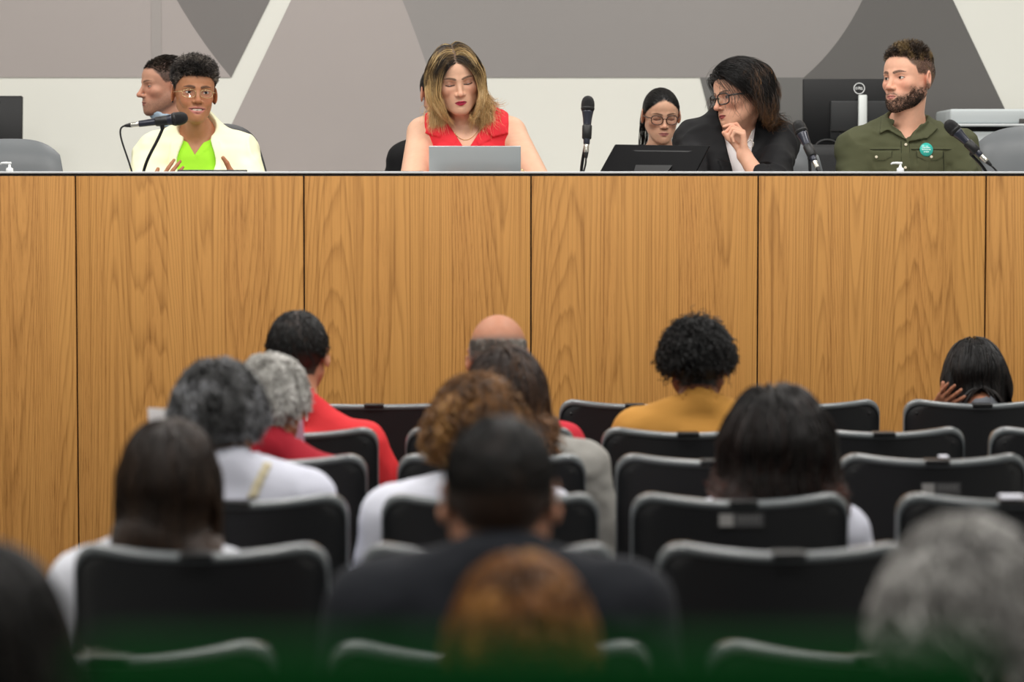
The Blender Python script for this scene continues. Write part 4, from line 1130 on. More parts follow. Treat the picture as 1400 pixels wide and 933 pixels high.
def wood_material():
    m = bpy.data.materials.new('oak_veneer'); m.use_nodes = True; nt = m.node_tree; b = nt.nodes['Principled BSDF']
    N = nt.nodes.new; L = nt.links.new
    tc = N('ShaderNodeTexCoord')
    def mapping(sx, sy, sz, lx=0):
        a = N('ShaderNodeMapping'); a.inputs['Scale'].default_value = (sx, sy, sz); a.inputs['Location'].default_value = (lx, 0, 0); L(tc.outputs['Object'], a.inputs['Vector']); return a
    def math_(op, a, b_=None, c=None):
        n = N('ShaderNodeMath'); n.operation = op
        for i, v in enumerate((a, b_, c)):
            if v is None: continue
            if isinstance(v, (int, float)): n.inputs[i].default_value = v
            else: L(v, n.inputs[i])
        return n.outputs[0]
    oi = N('ShaderNodeObjectInfo')
    # tall flame figure: contour lines of a stretched height field, with a strong sideways slope between the flames
    n1 = N('ShaderNodeTexNoise'); n1.inputs['Scale'].default_value = 1.0; n1.inputs['Detail'].default_value = 1.2; n1.inputs['Roughness'].default_value = .35
    mp = mapping(3.4, 1, .17); ad = N('ShaderNodeVectorMath'); ad.operation = 'ADD'; cb = N('ShaderNodeCombineXYZ')
    L(math_('MULTIPLY', oi.outputs['Random'], 40.), cb.inputs['Y']); L(mp.outputs[0], ad.inputs[0]); L(cb.outputs[0], ad.inputs[1]); L(ad.outputs[0], n1.inputs['Vector'])
    n2 = N('ShaderNodeTexNoise'); n2.inputs['Scale'].default_value = 1.; n2.inputs['Detail'].default_value = 3; mp2 = mapping(13, 1, .9, 3.); L(mp2.outputs[0], n2.inputs['Vector'])
    sx_ = N('ShaderNodeSeparateXYZ'); L(tc.outputs['Object'], sx_.inputs[0])
    h = math_('ADD', math_('ADD', math_('MULTIPLY', n1.outputs['Fac'], 76.), math_('MULTIPLY', n2.outputs['Fac'], 3.2)), math_('MULTIPLY', sx_.outputs['X'], 22.))
    ring = math_('FRACT', h)
    line = N('ShaderNodeValToRGB'); e = line.color_ramp.elements
    e[0].position = 0; e[0].color = (.62, .62, .62, 1); e[1].position = .30; e[1].color = (0.10, 0.10, 0.10, 1)
    x = line.color_ramp.elements.new(.82); x.color = (0, 0, 0, 1); x = line.color_ramp.elements.new(.97); x.color = (.7, .7, .7, 1)
    L(ring, line.inputs[0])
    # fine pores
    n3 = N('ShaderNodeTexNoise'); n3.inputs['Scale'].default_value = 1.; n3.inputs['Detail'].default_value = 5; n3.inputs['Roughness'].default_value = .65; mp3 = mapping(300, 1, 9); L(mp3.outputs[0], n3.inputs['Vector'])
    n4 = N('ShaderNodeTexNoise'); n4.inputs['Scale'].default_value = 1.; n4.inputs['Detail'].default_value = 2; mp4 = mapping(9, 1, .5, 7); L(mp4.outputs[0], n4.inputs['Vector'])
    pores = N('ShaderNodeMapRange'); pores.inputs['From Min'].default_value = .50; pores.inputs['From Max'].default_value = .70; L(n3.outputs['Fac'], pores.inputs['Value'])
    mask = N('ShaderNodeMapRange'); mask.inputs['From Min'].default_value = .40; mask.inputs['From Max'].default_value = .62; L(n4.outputs['Fac'], mask.inputs['Value'])
    dark = math_('ADD', math_('MULTIPLY', line.outputs['Color'], .55), math_('MULTIPLY', pores.outputs[0], math_('ADD', math_('MULTIPLY', mask.outputs[0], .55), .12)))
    n5 = N('ShaderNodeTexNoise'); n5.inputs['Scale'].default_value = 1.; n5.inputs['Detail'].default_value = 3; mp5 = mapping(95, 1, .9, 11); L(mp5.outputs[0], n5.inputs['Vector'])
    st = N('ShaderNodeMapRange'); st.inputs['From Min'].default_value = .48; st.inputs['From Max'].default_value = .68; L(n5.outputs['Fac'], st.inputs['Value'])
    dark = math_('ADD', dark, math_('MULTIPLY', st.outputs[0], .32))
    base = N('ShaderNodeMix'); base.data_type = 'RGBA'; base.inputs['A'].default_value = (*lin('#cd9852'), 1); base.inputs['B'].default_value = (*lin('#bd8547'), 1); L(n4.outputs['Fac'], base.inputs['Factor'])
    mx = N('ShaderNodeMix'); mx.data_type = 'RGBA'; mx.inputs['B'].default_value = (*lin('#80521f'), 1); L(base.outputs['Result'], mx.inputs['A'])
    cl = N('ShaderNodeClamp'); L(dark, cl.inputs[0]); L(cl.outputs[0], mx.inputs['Factor'])
    L(mx.outputs['Result'], b.inputs['Base Color']); b.inputs['Roughness'].default_value = .42; b.inputs['Specular IOR Level'].default_value = .35
    bp = N('ShaderNodeBump'); bp.inputs['Strength'].default_value = .12; bp.inputs['Distance'].default_value = .001; bp.invert = True; L(cl.outputs[0], bp.inputs['Height']); L(bp.outputs[0], b.inputs['Normal'])
    return m

def room():
    pl = mat('plaster_white', '#dfdfd8', .7, bump=.1, bscale=60)
    carpet = mat('carpet_grey', '#55575a', .95, bump=.5, bscale=400, vary=.15, vscale=60)
    f = MB().box((0, 5.2, -.05), (12, 15, .1)).build('floor', carpet); struct(f)
    c = MB().box((0, 5.2, 4.15), (12, 15, .1)).build('ceiling', mat('ceiling_tiles', '#d9d9d5', .8)); struct(c)
    for nm, x in (('wall_left', -5.55), ('wall_right', 5.55)):
        struct(MB().box((x, 5.2, 2.05), (.1, 15, 4.1)).build(nm, pl))
    struct(MB().box((0, -2.05, 2.05), (11, .1, 4.1)).build('wall_rear', pl))
    struct(MB().box((0, WALLY + .06, 2.05), (11, .1, 4.1)).build('wall_front', pl))
    # dais floor behind the desk
    o = MB().box((0, (DESKY + .06 + WALLY) / 2, PLAT / 2), (10.9, WALLY - DESKY - .06, PLAT)).build('floor', carpet); struct(o)
    # mural: flat printed panels on the front wall, traced as places on the wall
    def region(pts): return [(v.x, v.z) for v in (at(x, y, WALLY) for x, y in pts)]
    white = mat('mural_white', '#e2e2da', .55, vary=.02, vscale=1.2); taupe = mat('mural_taupe', '#a79f9c', .5, vary=.03, vscale=1.5, bump=.05, bscale=700)
    grey = mat('mural_grey', '#8f8b89', .5, vary=.02, vscale=1.5, bump=.05, bscale=700); dk = mat('mural_dark', '#5f5d5b', .5, vary=.03, vscale=1.5, bump=.05, bscale=700); mid = mat('mural_mid', '#75716f', .5, vary=.03, vscale=1.5, bump=.05, bscale=700)
    dk2 = mat('mural_slate', '#6b6a68', .5, vary=.03, vscale=1.5)
    T = -160  # well above the picture
    Y = WALLY + .008
    def curve(a, b_, c, n=10):
        return [((1 - t) ** 2 * a[0] + 2 * t * (1 - t) * c[0] + t * t * b_[0], (1 - t) ** 2 * a[1] + 2 * t * (1 - t) * c[1] + t * t * b_[1]) for t in [k / n for k in range(n + 1)]]
    def panel(pts, m, nm, y=WALLY, th=.006):
        P = region(pts); struct(MB().prism(P, y, Y).build(nm, m))
    k = [0]
    def nm(): k[0] += 1; return 'trim_%d' % k[0]
    panel([(-420, T), (1850, T), (1850, 900), (-420, 900)], white, nm(), WALLY + .004)
    arcA = curve((170, T), (316, 106), (225, 0))
    panel([(-420, T)] + arcA + [(-420, 106)], taupe, nm())
    panel(arcA[::1] + [(449, T)][:1], mid, nm())
    lineR = [(475, T), (398, 0), (290, 226), (-20, 870)]
    arcB0 = curve((470, T), (640, 300), (580, 20), 60)
    arcB = arcB0 + [(660, 900)]
    panel([(475, T)] + lineR[1:] + arcB[::-1][:-1] + [(476, T)], taupe, nm())
    top = curve((1224, T), (1099, 106), (1200, 20), 16)
    gb = [p for p in arcB0 if p[1] < 105.5]; panel(gb + [(gb[-1][0] + .3, 106)] + top[::-1], grey, nm())
    # the slate below the grey band and the dark slanted field
    panel([(957, 106), (1099, 106), (1099, 900), (1300, 900)][:3] + [(1120, 700), (990, 235)], dk2, nm())
    panel(top + [(1099, 900), (1731, 900), (1303, 0), (1227, T)], dk, nm())
    # faint vertical strip joint in the taupe field
    x = at(214, 50, WALLY).x; z0, z1 = at(0, 105, WALLY).z, at(0, -160, WALLY).z
    struct(MB().box((x, WALLY - .001, (z0 + z1) / 2), (.045, .004, z1 - z0)).build('trim_%d' % (k[0] + 1), mat('strip_pale', '#9f9996', .35)))

def desk():
    r = empty('dais_desk', (0, DESKY, 0), 0, 'long wood veneered panel desk with a thin white top edge and black seams', 'desk')
    wood = wood_material(); blk = mat('seam_black', '#0e0e0f', .6)
    ztop = at(0, 234.5, DESKY).z
    seams = [at(px, 300, DESKY).x for px in (-208, 103.5, 415.5, 726, 1036.5, 1348, 1660)]
    zp = at(0, 241, DESKY).z
    for i in range(6):
        x0, x1 = seams[i] + .0028, seams[i + 1] - .0028
        c = ((x0 + x1) / 2, 0, zp / 2)
        MB().box((0, .011, 0), (x1 - x0, .022, zp - .02), bev=.0012).build('front_panel', wood, r, (c[0], 0, zp / 2 + .01))
    X0, X1 = seams[0], seams[-1]; xc = (X0 + X1) / 2; W = X1 - X0
    MB().box((xc, .034, zp / 2), (W, .024, zp - .004)).box((xc, .027, zp + .003), (W, .036, .012)).build('backing', blk, r)
    MB().box((xc, .036, (ztop + at(0, 237.3, DESKY).z) / 2), (W, .075, ztop - at(0, 237.3, DESKY).z), bev=.002).build('top_edge', mat('edge_aluminium', '#cfd3d6', .35, spec=.6), r)
    MB().box((xc, .26, 1.580), (W, .42, .03), bev=.004).build('work_surface', mat('desk_top_grey', '#b9bcbc', .45), r)
    for x in seams: MB().box((x if x not in (X0, X1) else (x + .02 if x == X0 else x - .02), .26, (PLAT + 1.565) / 2), (.03, .36, 1.565 - PLAT)).build('support', blk, r)
    return r
WORKZ = 1.595

def chair_proto():
    """auditorium chair, origin on the floor under the back, the sitter facing +y"""
    r = empty('auditorium_chair')
    dark = mat('seat_plastic', '#131417', .5, spec=.4, bump=.08, bscale=500); rim = mat('rim_plastic_lit', '#666c6f', .28, spec=.8, coat=.5); uph = mat('seat_fabric', '#1b1d22', .9, bump=.4, bscale=500)  # rim colour lightened to stand in for overhead light on the dark plastic
    W = .2375; ZB, ZT = .36, 1.005; RC = .055
    def yoff(x, z): return .070 * (x / W) ** 2 + .10 * (z - ZT) * -1 * .6 - .02
    def outline(W_, ZT_, RC_, n=7):
        pts = [(-W_, ZB)]
        pts += [(-W_, ZB + (ZT_ - RC_ - ZB) * k / 8) for k in range(1, 8)]
        for k in range(n + 1):
            a = math.pi - (math.pi / 2) * k / n; pts.append((-W_ + RC_ + RC_ * math.cos(a), ZT_ - RC_ + RC_ * math.sin(a) * 1.))
        for k in range(1, 12): pts.append((-W_ + RC_ + (2 * W_ - 2 * RC_) * k / 12, ZT_))
        for k in range(n + 1):
            a = math.pi / 2 - (math.pi / 2) * k / n; pts.append((W_ - RC_ + RC_ * math.cos(a), ZT_ - RC_ + RC_ * math.sin(a)))
        pts += [(W_, ZB + (ZT_ - RC_ - ZB) * k / 8) for k in range(7, 0, -1)] + [(W_, ZB)]
        return pts
    def dip(x, z): return z - .020 * (1 - (x / W) ** 2) * max(0, (z - .88) / .125)
    # rim: a rounded strip following the outline
    O = outline(W, ZT, RC); I = outline(W - .0035, ZT - .020, RC - .002)
    V = []; Fc = []; n = len(O)
    sec = [(0, .004), (0, .028), (.35, .034), (1, .034), (1, -.001), (.35, -.002)]
    for i in range(n):
        for (t, y) in sec:
            x = O[i][0] * (1 - t) + I[i][0] * t; z = O[i][1] * (1 - t) + I[i][1] * t
            V.append((x, yoff(x, z) + y, dip(x, z)))
    for i in range(n - 1):
        for k in range(6): Fc.append((i * 6 + k, i * 6 + (k + 1) % 6, (i + 1) * 6 + (k + 1) % 6, (i + 1) * 6 + k))
    m = MB(); m.add(V, Fc, None, True); m.build('rim', rim, r)
    # back shell: a curved sheet inside the rim
    def sheet(I, y0, y1, m_, name):
        V = []; Fc = []; half = len(I) // 2; nx = 10
        rows = [(I[i], I[len(I) - 1 - i]) for i in range(half)]
        for y in (y0, y1):
            for (a, b) in rows:
                for k in range(nx + 1):
                    x = a[0] + (b[0] - a[0]) * k / nx; z = a[1] + (b[1] - a[1]) * k / nx
                    V.append((x, yoff(x, z) + y, dip(x, z)))
        R = len(rows); S = R * (nx + 1)
        for s in (0, 1):
            for i in range(R - 1):
                for k in range(nx):
                    q = (s * S + i * (nx + 1) + k, s * S + i * (nx + 1) + k + 1, s * S + (i + 1) * (nx + 1) + k + 1, s * S + (i + 1) * (nx + 1) + k)
                    Fc.append(q if s else q[::-1])
        for i in range(R - 1):
            for k in (0, nx):
                a = i * (nx + 1) + k; b = a + nx + 1; Fc.append((a, b, b + S, a + S))
        for i in (0, R - 1):
            for k in range(nx):
                a = i * (nx + 1) + k; Fc.append((a, a + 1, a + 1 + S, a + S))
        return MB().add(V, Fc, None, True).build(name, m_, r)
    sheet(outline(W - .003, ZT - .019, RC - .002), .001, .016, dark, 'back_shell')
    sheet(outline(W - .022, ZT - .03, RC - .01), .018, .052, uph, 'backrest')
    sc = mat('screw_black', '#08080a', .4)
    for s in (-1, 1):
        x, z = s * .20, .952
        k = MB(); k.lathe([(.0005, -.001), (.0045, -.001), (.0045, .0015), (.0005, .002)], 10, aim((x, yoff(x, z) + .001, z), (x, yoff(x, z) - 1, z))); k.build('screw', sc, r)
    k = MB(); z = dip(0, ZT); k.box((0, yoff(0, ZT) + .014, z - .004), (.062, .046, .014), bev=.003); k.build('number_clip', mat('clip_black', '#0d0e10', .35), r)
    k = MB(); k.box((0, .26, .445), (.44, .42, .075), bev=.03); k.box((0, .26, .40), (.42, .40, .02)); k.build('seat', uph, r)
    for s in (-1, 1):
        k = MB(); k.box((s * .232, .16, .20), (.024, .09, .40), bev=.006); k.box((s * .232, .18, .012), (.05, .30, .024), bev=.006); k.box((s * .232, .07, .40), (.02, .16, .05), bev=.006); k.build('leg', dark, r)
        k = MB(); k.box((s * .2595, .26, .62), (.024, .26, .028), bev=.01); k.box((s * .2560, .15, .50), (.016, .05, .24), bev=.004); k.box((s * .245, .13, .40), (.03, .05, .05)); k.build('armrest', dark, r)
    return r

def label_plate(r, x, z, w=.052 * 1.9, h=.030):
    """asset sticker on a chair back: a pale code block and a dim text field"""
    y = .070 * (x / .2375) ** 2 - .06 * (z - 1.005) - .02
    M = Matrix.Translation((x, y - .001, z)) @ Matrix.Rotation(-.06, 4, 'X')
    k = MB(); k.box((0, 0, 0), (w, .002, h), M); o = k.build('asset_label', mat('label_dim', '#3c3c3e', .5), r)
    k = MB(); k.box((-w * .32, -.0014, 0), (w * .30, .001, h * .86), M); k.build('code_block', mat('label_grey', '#8d8c8b', .5), o)
    k = MB()
    for i in range(6): k.box((w * (-.05 + .085 * i), -.0014, h * .1), (w * .05, .001, h * .5), M)
    k.build('code_digits', mat('label_mid', '#5c5c5d', .5), o)

X_COL = lambda c: c * .55
def chairs():
    proto = None
    G = 'grey rimmed black auditorium chairs'
    # (row, x, label)
    lst = []
    def X(px, row): return (px - 670) / S_ROW[row] * .55
    L = lst.append
    L((1, X(868, 1), 'empty black auditorium chair in the front row, left of the mustard bloused woman'))
    L((1, X(1106, 1), 'empty front row auditorium chair between the mustard bloused and hand-leaning women'))
    L((1, X(1344.5, 1), 'black front row auditorium chair of the woman leaning her head on her hand'))
    L((2, X(399, 2), 'black auditorium chair of the dark haired man in bright red'))
    L((2, X(670, 2), 'black auditorium chair of the bald man in crimson'))
    L((2, X(941, 2), 'black auditorium chair of the woman in the mustard blouse'))
    L((2, X(1210, 2), 'empty black second row auditorium chair, left of the woman leaning on her hand'))
    L((2, X(1479, 2), 'black second row auditorium chair cut by the right edge of the photo'))
    L((3, X(369, 3), 'black auditorium chair of the white haired person in dark red'))
    L((3, X(672, 3), 'black auditorium chair of the woman in the pale grey blouse'))
    L((3, X(975, 3), 'empty black third row auditorium chair just in front of the dark wavy haired woman'))
    L((3, X(1283, 3), 'empty black auditorium chair with an asset sticker and a pale number clip'))
    L((4, X(322, 4), 'black auditorium chair of the grey haired person with the beige strap'))
    L((4, X(670, 4), 'black auditorium chair of the frizzy ginger haired person'))
    L((4, X(1017, 4), 'black auditorium chair with an asset sticker, of the woman with full dark brown hair'))
    L((4, X(1387, 4), 'empty black auditorium chair with a bright white number plate at the right edge'))
    L((5, X(268, 5), 'black auditorium chair of the woman with long straight brown hair'))
    L((5, X(668, 5), 'empty black auditorium chair hidden behind the man in the dark suit'))
    L((5, X(1080, 5), 'large empty black auditorium chair right of the man in the dark suit'))
    L((6, X(145, 6), 'dim black auditorium chair at the bottom left, only its top edge showing'))
    L((6, X(670, 6), 'black auditorium chair of the man in the dark suit'))
    L((6, X(1200, 6), 'dim black auditorium chair at the bottom right, only its top edge showing'))
    for i, (row, x, lb) in enumerate(lst):
        if proto is None: proto = chair_proto(); o = proto; o.name = 'auditorium_chair'
        else: o = copy_tree(proto)
        o.location = (x, ROWD[row], 0); tag(o, lb, 'chair', G)
        if (row == 3 and i == 11): label_plate(o, 0.01, .915)
        if (row == 4 and i == 14): label_plate(o, -.005, .945)
        if (row == 3 and i == 11): MB().box((.018, -.002, .994), (.022, .034, .005), bev=.001).build('number_plate', mat('plate_white', '#e6e8f4', .4), o)
        if (row == 4 and i == 15): MB().box((0, -.006, .994), (.050, .044, .006), bev=.001).build('number_plate', mat('plate_white', '#e6e8f4', .4), o)
    # the double width seat in the front row
    w = copy_tree(proto); w.scale = (1.0, 1, 1); w.location = (X(511, 1), ROWD[1], 0); tag(w, 'wide black front row chair in front of the dark haired man in bright red', 'chair', G)
    for ch in w.children:
        if ch.type == 'MESH':
            if ch.name.startswith(('screw', 'leg', 'armrest')): ch.location.x = math.copysign(.275, ch.data.vertices[0].co.x)
            elif not ch.name.startswith('number_clip'): ch.scale.x = 2.15

def mic(px, w0=.0, label='', stand_label='', grille=(0, 0), tail=(0, 0), foot=(0, 0), d=9.5, bend=None, slack=0., co=.045):
    """a hand-held microphone clamped on a bent stand"""
    g = at(*grille, d); t = at(*tail, d + w0); f = at(foot[0], foot[1], d); f = Vector((f.x, f.y, WORKZ))
    ax = (g - t).normalized(); Lm = .172
    t = g - ax * Lm
    r = empty('microphone', t, 0, label, 'microphone', 'desk microphones')
    M = aim((0, 0, 0), ax)
    body = mat('mic_body', '#1d2130', .32, metal=.25, spec=.6, coat=.3); blk = mat('mic_black', '#0b0b0c', .45); sil = mat('mic_silver', '#c9c6bd', .25, metal=.9)
    MB().lathe([(.0108, .000), (.0118, .004), (.0122, .02), (.0135, .06), (.0165, .095), (.0205, .118), (.0215, .124)], 28, M).build('body', body, r)
    gm = mat('mic_grille', '#141416', .5, metal=.4, bump=1., bscale=1400)
    MB().lathe([(.0215, .122), (.0240, .128), (.0246, .133), (.0240, .138), (.0246, .145), (.0236, .157), (.0200, .168), (.0140, .1755), (.0070, .179), (.0005, .180)], 32, M).build('grille', gm, r)
    MB().lathe([(.0235, .1275), (.0252, .131), (.0252, .134), (.0235, .1375)], 28, M).build('grille_band', blk, r)
    MB().lathe([(.0005, -.030), (.0085, -.030), (.0092, -.026), (.0092, -.002), (.0085, .002), (.0005, .002)], 20, M).build('connector', sil, r)
    MB().lathe([(.0005, -.052), (.0045, -.052), (.0060, -.046), (.0085, -.032), (.0085, -.029), (.0005, -.029)], 18, M).build('cable_boot', blk, r)
    if slack: MB().box((.0, -.0135, .07), (.012, .002, .02), M).build('sticker', mat('label_white', '#e4e4e6', .5), r)
    # cable falls from the boot to the desk
    e = -ax * .05; fl = f - t + Vector((.004 if bend is None else -.012, .02, .002))
    a = e - ax * .06
    pts = bez(e, a, fl + Vector((-.0, .0, .16)), fl, 24)
    MB().tube(pts, .0034, 8).build('cable', blk, r)
    s = empty('microphone_stand', f, 0, stand_label, 'microphone stand', 'desk microphone stands')
    clip = t + ax * co - f
    MB().lathe([(.0005, 0), (.055, 0), (.055, .006), (.048, .014), (.012, .018), (.009, .03), (.0005, .03)], 28).build('base', blk, s)
    c0 = clip + Vector((0, .012, -.028)); 
    arm = bez((0, 0, .02), (0, 0, .02 + .55 * c0.z), Vector((c0.x * .55, c0.y * .6, c0.z * .82)) if bend is None else Vector(bend), c0, 22)
    MB().tube(arm, .0058, 12).build('gooseneck', mat('gooseneck', '#1a1a1c', .35, metal=.5), s)
    k = MB(); k.tube([c0, clip + Vector((0, .004, -.014))], .008, 12); k.lathe([(.0150, -.025), (.0172, -.022), (.0178, .0), (.0182, .022), (.0160, .026)], 20, aim(clip, clip + ax)); k.build('clip', blk, s)
    return r

def monitor_back(name, label, c, w, h, tiltx, yaw, roll=0., logo=False, stand=None, th=.035, foot_z=None):
    blk = mat('monitor_black', '#0d0e10', .38, spec=.35); 
    r = empty(name, c, 0, label, 'monitor')
    M = (Matrix.Rotation(R_(yaw), 4, 'Z') @ Matrix.Rotation(R_(tiltx), 4, 'X') @ Matrix.Rotation(R_(roll), 4, 'Y'))
    MB().box((0, 0, 0), (w, th, h), M, bev=.006).build('casing', blk, r)
    MB().box((0, th / 2 + .001, 0), (w - .02, .002, h - .02), M).build('screen', mat('screen_dark', '#0b0e14', .15, spec=.6), r)
    return r, M

def furniture():
    blk = mat('mic_black', '#0b0b0c', .45)
    mic(0, label='black microphone held sideways in front of the smiling woman', stand_label='curved microphone stand in front of the smiling woman', grille=(254, 161), tail=(209, 167), foot=(192, 262), bend=(.045, 0, .20), slack=1, co=.085)
    mic(0, label='black upright microphone right of the laptop', stand_label='upright gooseneck stand right of the laptop', grille=(804, 134), tail=(802, 194), foot=(793, 262), w0=-.03)
    mic(0, label='black slanted microphone between the listening woman and the bearded man', stand_label='gooseneck stand between the listening woman and the bearded man', grille=(1090, 168), tail=(1107, 206), foot=(1108, 262), w0=-.06)
    mic(0, label='black slanted microphone right of the bearded man', stand_label='leaning gooseneck stand right of the bearded man', grille=(1295, 168), tail=(1331, 203), foot=(1358, 262), w0=-.03)
    # laptop
    d = 9.56; a = at(586.5, 203, d); b = at(712, 203, d); w = b.x - a.x; c = (a + b) / 2
    h = (c.z - WORKZ) / math.cos(R_(12))
    r = empty('laptop', (c.x, d + .02, WORKZ), 0, 'silver laptop open in front of the woman in red, seen from behind', 'laptop')
    sil = mat('laptop_silver', '#b4babd', .32, metal=.55); M = Matrix.Rotation(R_(8), 4, 'X')
    MB().box((0, 0, h / 2 + .006), (w, .006, h), M, bev=.0028).build('lid', sil, r)
    MB().box((0, .0036, h / 2 + .006), (w - .012, .001, h - .02), M).build('screen', mat('screen_dark', '#0b0e14', .15, spec=.6), r)
    MB().box((0, .125, .008), (w, .235, .015), bev=.004).build('keyboard_deck', sil, r)
    # tilted monitor lying back
    d = 9.52
    r, M = None, None
    c = at(900, 225, d)
    r = empty('desk_monitor', (c.x, d + .06, WORKZ), 0, 'glossy black screen leaning far back on the desk beside the listening woman', 'monitor')
    pk = mat('monitor_gloss', '#0a0a0c', .42, spec=.08)
    # a slab leaning back: lower edge towards the hall, turned and rolled like the photo's
    def slab(px, th):
        P = [at(x, y, yy) for x, y, yy in px]
        n = (P[1] - P[0]).cross(P[3] - P[0]).normalized()
        if n.y < 0: n = -n
        return [p - r.location for p in P], n * th
    P, n = slab([(841, 197, 9.565), (971, 199, 9.565), (944, 251, 9.50), (811, 251, 9.50)], .016)
    V = [tuple(p) for p in P] + [tuple(p + n) for p in P]
    MB().add(V, [(0, 1, 2, 3), (7, 6, 5, 4), (0, 4, 5, 1), (1, 5, 6, 2), (2, 6, 7, 3), (3, 7, 4, 0)]).build('casing', pk, r)
    o = r.children[0]; bv = o.modifiers.new('edge', 'BEVEL'); bv.width = .004; bv.segments = 3
    def on(u, v, off=0.): return P[0].lerp(P[1], u).lerp(P[3].lerp(P[2], u), v) - n.normalized() * off
    for nm, us, vs, off in (('vent_strip', (.22, .84), (.15, .18), .0006), ('rear_housing', (.34, .72), (.56, 1.0), .012)):
        q = [on(us[0], vs[0], off), on(us[1], vs[0], off), on(us[1] - .04, vs[1], off), on(us[0] + .04, vs[1], off)]; q2 = [on(us[0], vs[0], -.001), on(us[1], vs[0], -.001), on(us[1] - .04, vs[1], -.001), on(us[0] + .04, vs[1], -.001)]
        MB().add([tuple(v) for v in q + q2], [(0, 1, 2, 3), (7, 6, 5, 4), (0, 4, 5, 1), (1, 5, 6, 2), (2, 6, 7, 3), (3, 7, 4, 0)]).build(nm, mat('monitor_black', '#0d0e10', .38, spec=.35), r)
    MB().box((0, -.01, .005), (.22, .16, .01), bev=.004).box((0, -.0, .03), (.08, .05, .06)).build('foot', blk, r)
    # tablets lying on a riser at the rim
    for (x0, x1, y0, lb, nm) in ((246, 341, 233, 'thin black tablet propped at the desk edge in front of the smiling woman', 'tablet'), (396, 580, 234.6, 'long thin black document folder at the desk edge left of the laptop', 'document_folder')):
        a = at(x0, y0, 9.40); b = at(x1, y0, 9.40)
        r = empty(nm, ((a.x + b.x) / 2, 9.42, WORKZ), 0, lb, nm.replace('_', ' '))
        hh = a.z - WORKZ; MM = Matrix.Rotation(R_(35), 4, 'X')
        MB().box((0, .0, hh / math.cos(R_(35)) / 2), (b.x - a.x, .008, hh / math.cos(R_(35))), MM, bev=.003).build('cover' if nm != 'tablet' else 'casing', mat('tablet_black', '#16181b', .4), r)
        MB().box((0, -.0, hh / math.cos(R_(35)) / 2), ((b.x - a.x) * .94, .0095, hh / math.cos(R_(35)) * .9), MM).build('screen' if nm == 'tablet' else 'page', mat('screen_dark', '#0b0e14', .15, spec=.6) if nm == 'tablet' else mat('paper', '#e9e6e6', .7), r)
        MB().box((0, .09, .035), (.10, .012, .07), Matrix.Rotation(R_(0), 4, 'X')).build('prop', blk, r)
    # pump bottles
    for (px, lb) in ((13, 'white pump bottle in front of the grey chair at the far left'), (1231, 'white pump bottle in front of the bearded man')):
        d = 9.42; t = at(px, 222, d); r = empty('pump_bottle', (t.x, d, WORKZ), 0, lb, 'bottle', 'hand gel pump bottles')
        H = t.z - WORKZ; wh = mat('bottle_clear', '#e3e6e8', .3, spec=.5)
        MB().lathe([(.0005, 0), (.028, 0), (.031, .004), (.031, H - .062), (.027, H - .050), (.014, H - .040), (.014, H - .034), (.0005, H - .034)], 28).build('bottle_body', wh, r)
        MB().lathe([(.0125, H - .036), (.0135, H - .032), (.0125, H - .022), (.005, H - .018), (.004, H - .006), (.0005, H - .006)], 20).build('collar', mat('pump_white', '#f0f2f2', .35), r)
        MB().box((-.004, 0, H - .003), (.022, .011, .008), bev=.003).tube([(-.008, 0, H - .002), (-.028, 0, H - .003), (-.034, 0, H - .007)], [.0042, .0036, .003], 10).build('pump_head', mat('pump_white', '#f0f2f2', .35), r)
    # office chairs behind the desk
    gf = mat('chair_grey_leather', '#6a6e71', .42, spec=.4, bump=.1, bscale=300); 
    def office_chair(xc, d, ztop, w, label, m, tilt=0., tw=.80, yaw=0., sq=4):
        r = empty('office_chair', (xc, d, PLAT), R_(yaw), label, 'chair', 'office chairs behind the desk')
        h = ztop - PLAT; zb = .52
        V = []; Fc = []; nx, nz = 16, 14
        for s in (0, 1):
            for j in range(nz + 1):
                v = j / nz; z = zb + (h - zb) * v
                ww = w * (1 + (tw - 1) * v ** 1.6) * (1 - .0 * v)
                for i in range(nx + 1):
                    u = -1 + 2 * i / nx; e = abs(u) ** sq
                    zz = z - (.035 * abs(u) ** 2.5 + .03 * e) * v ** 3
                    y = .05 * u * u * (-1) + .10 * v + (.0 if s == 0 else -.065 * (1 - e * .8) * (1 - (abs(2 * v - 1) ** 6) * .8))
                    V.append((u * ww / 2, y, zz))
        S = (nx + 1) * (nz + 1)
        for s in (0, 1):
            for j in range(nz):
                for i in range(nx):
                    q = (s * S + j * (nx + 1) + i, s * S + j * (nx + 1) + i + 1, s * S + (j + 1) * (nx + 1) + i + 1, s * S + (j + 1) * (nx + 1) + i); Fc.append(q)
        for j in range(nz):
            for i in (0, nx): a = j * (nx + 1) + i; Fc.append((a, a + nx + 1, a + nx + 1 + S, a + S))
        for i in range(nx):
            for j in (0, nz): a = j * (nx + 1) + i; Fc.append((a, a + 1, a + 1 + S, a + S))
        b = MB().add(V, Fc, None, True).build('backrest', m, r); bv = b.modifiers.new('round', 'BEVEL'); bv.width = .012; bv.segments = 2; bv.limit_method = 'ANGLE'
        MB().box((0, -.20, .45), (.50, .48, .09), bev=.035).build('seat', m, r)
        MB().lathe([(.0005, .06), (.03, .06), (.028, .25), (.02, .25), (.02, .41), (.0005, .41)], 16).build('column', blk, r)
        for k in range(5):
            a = k * 2 * math.pi / 5 + .3
            MB().tube([(0, 0, .10), (math.cos(a) * .28, math.sin(a) * .28, .06)], [.022, .014], 8).lathe([(.0005, -.02), (.022, -.02), (.025, 0), (.022, .02), (.0005, .02)], 14, Matrix.Translation((math.cos(a) * .28, math.sin(a) * .28, .026)) @ Matrix.Rotation(math.pi / 2, 4, 'X') ).build('leg', blk, r)
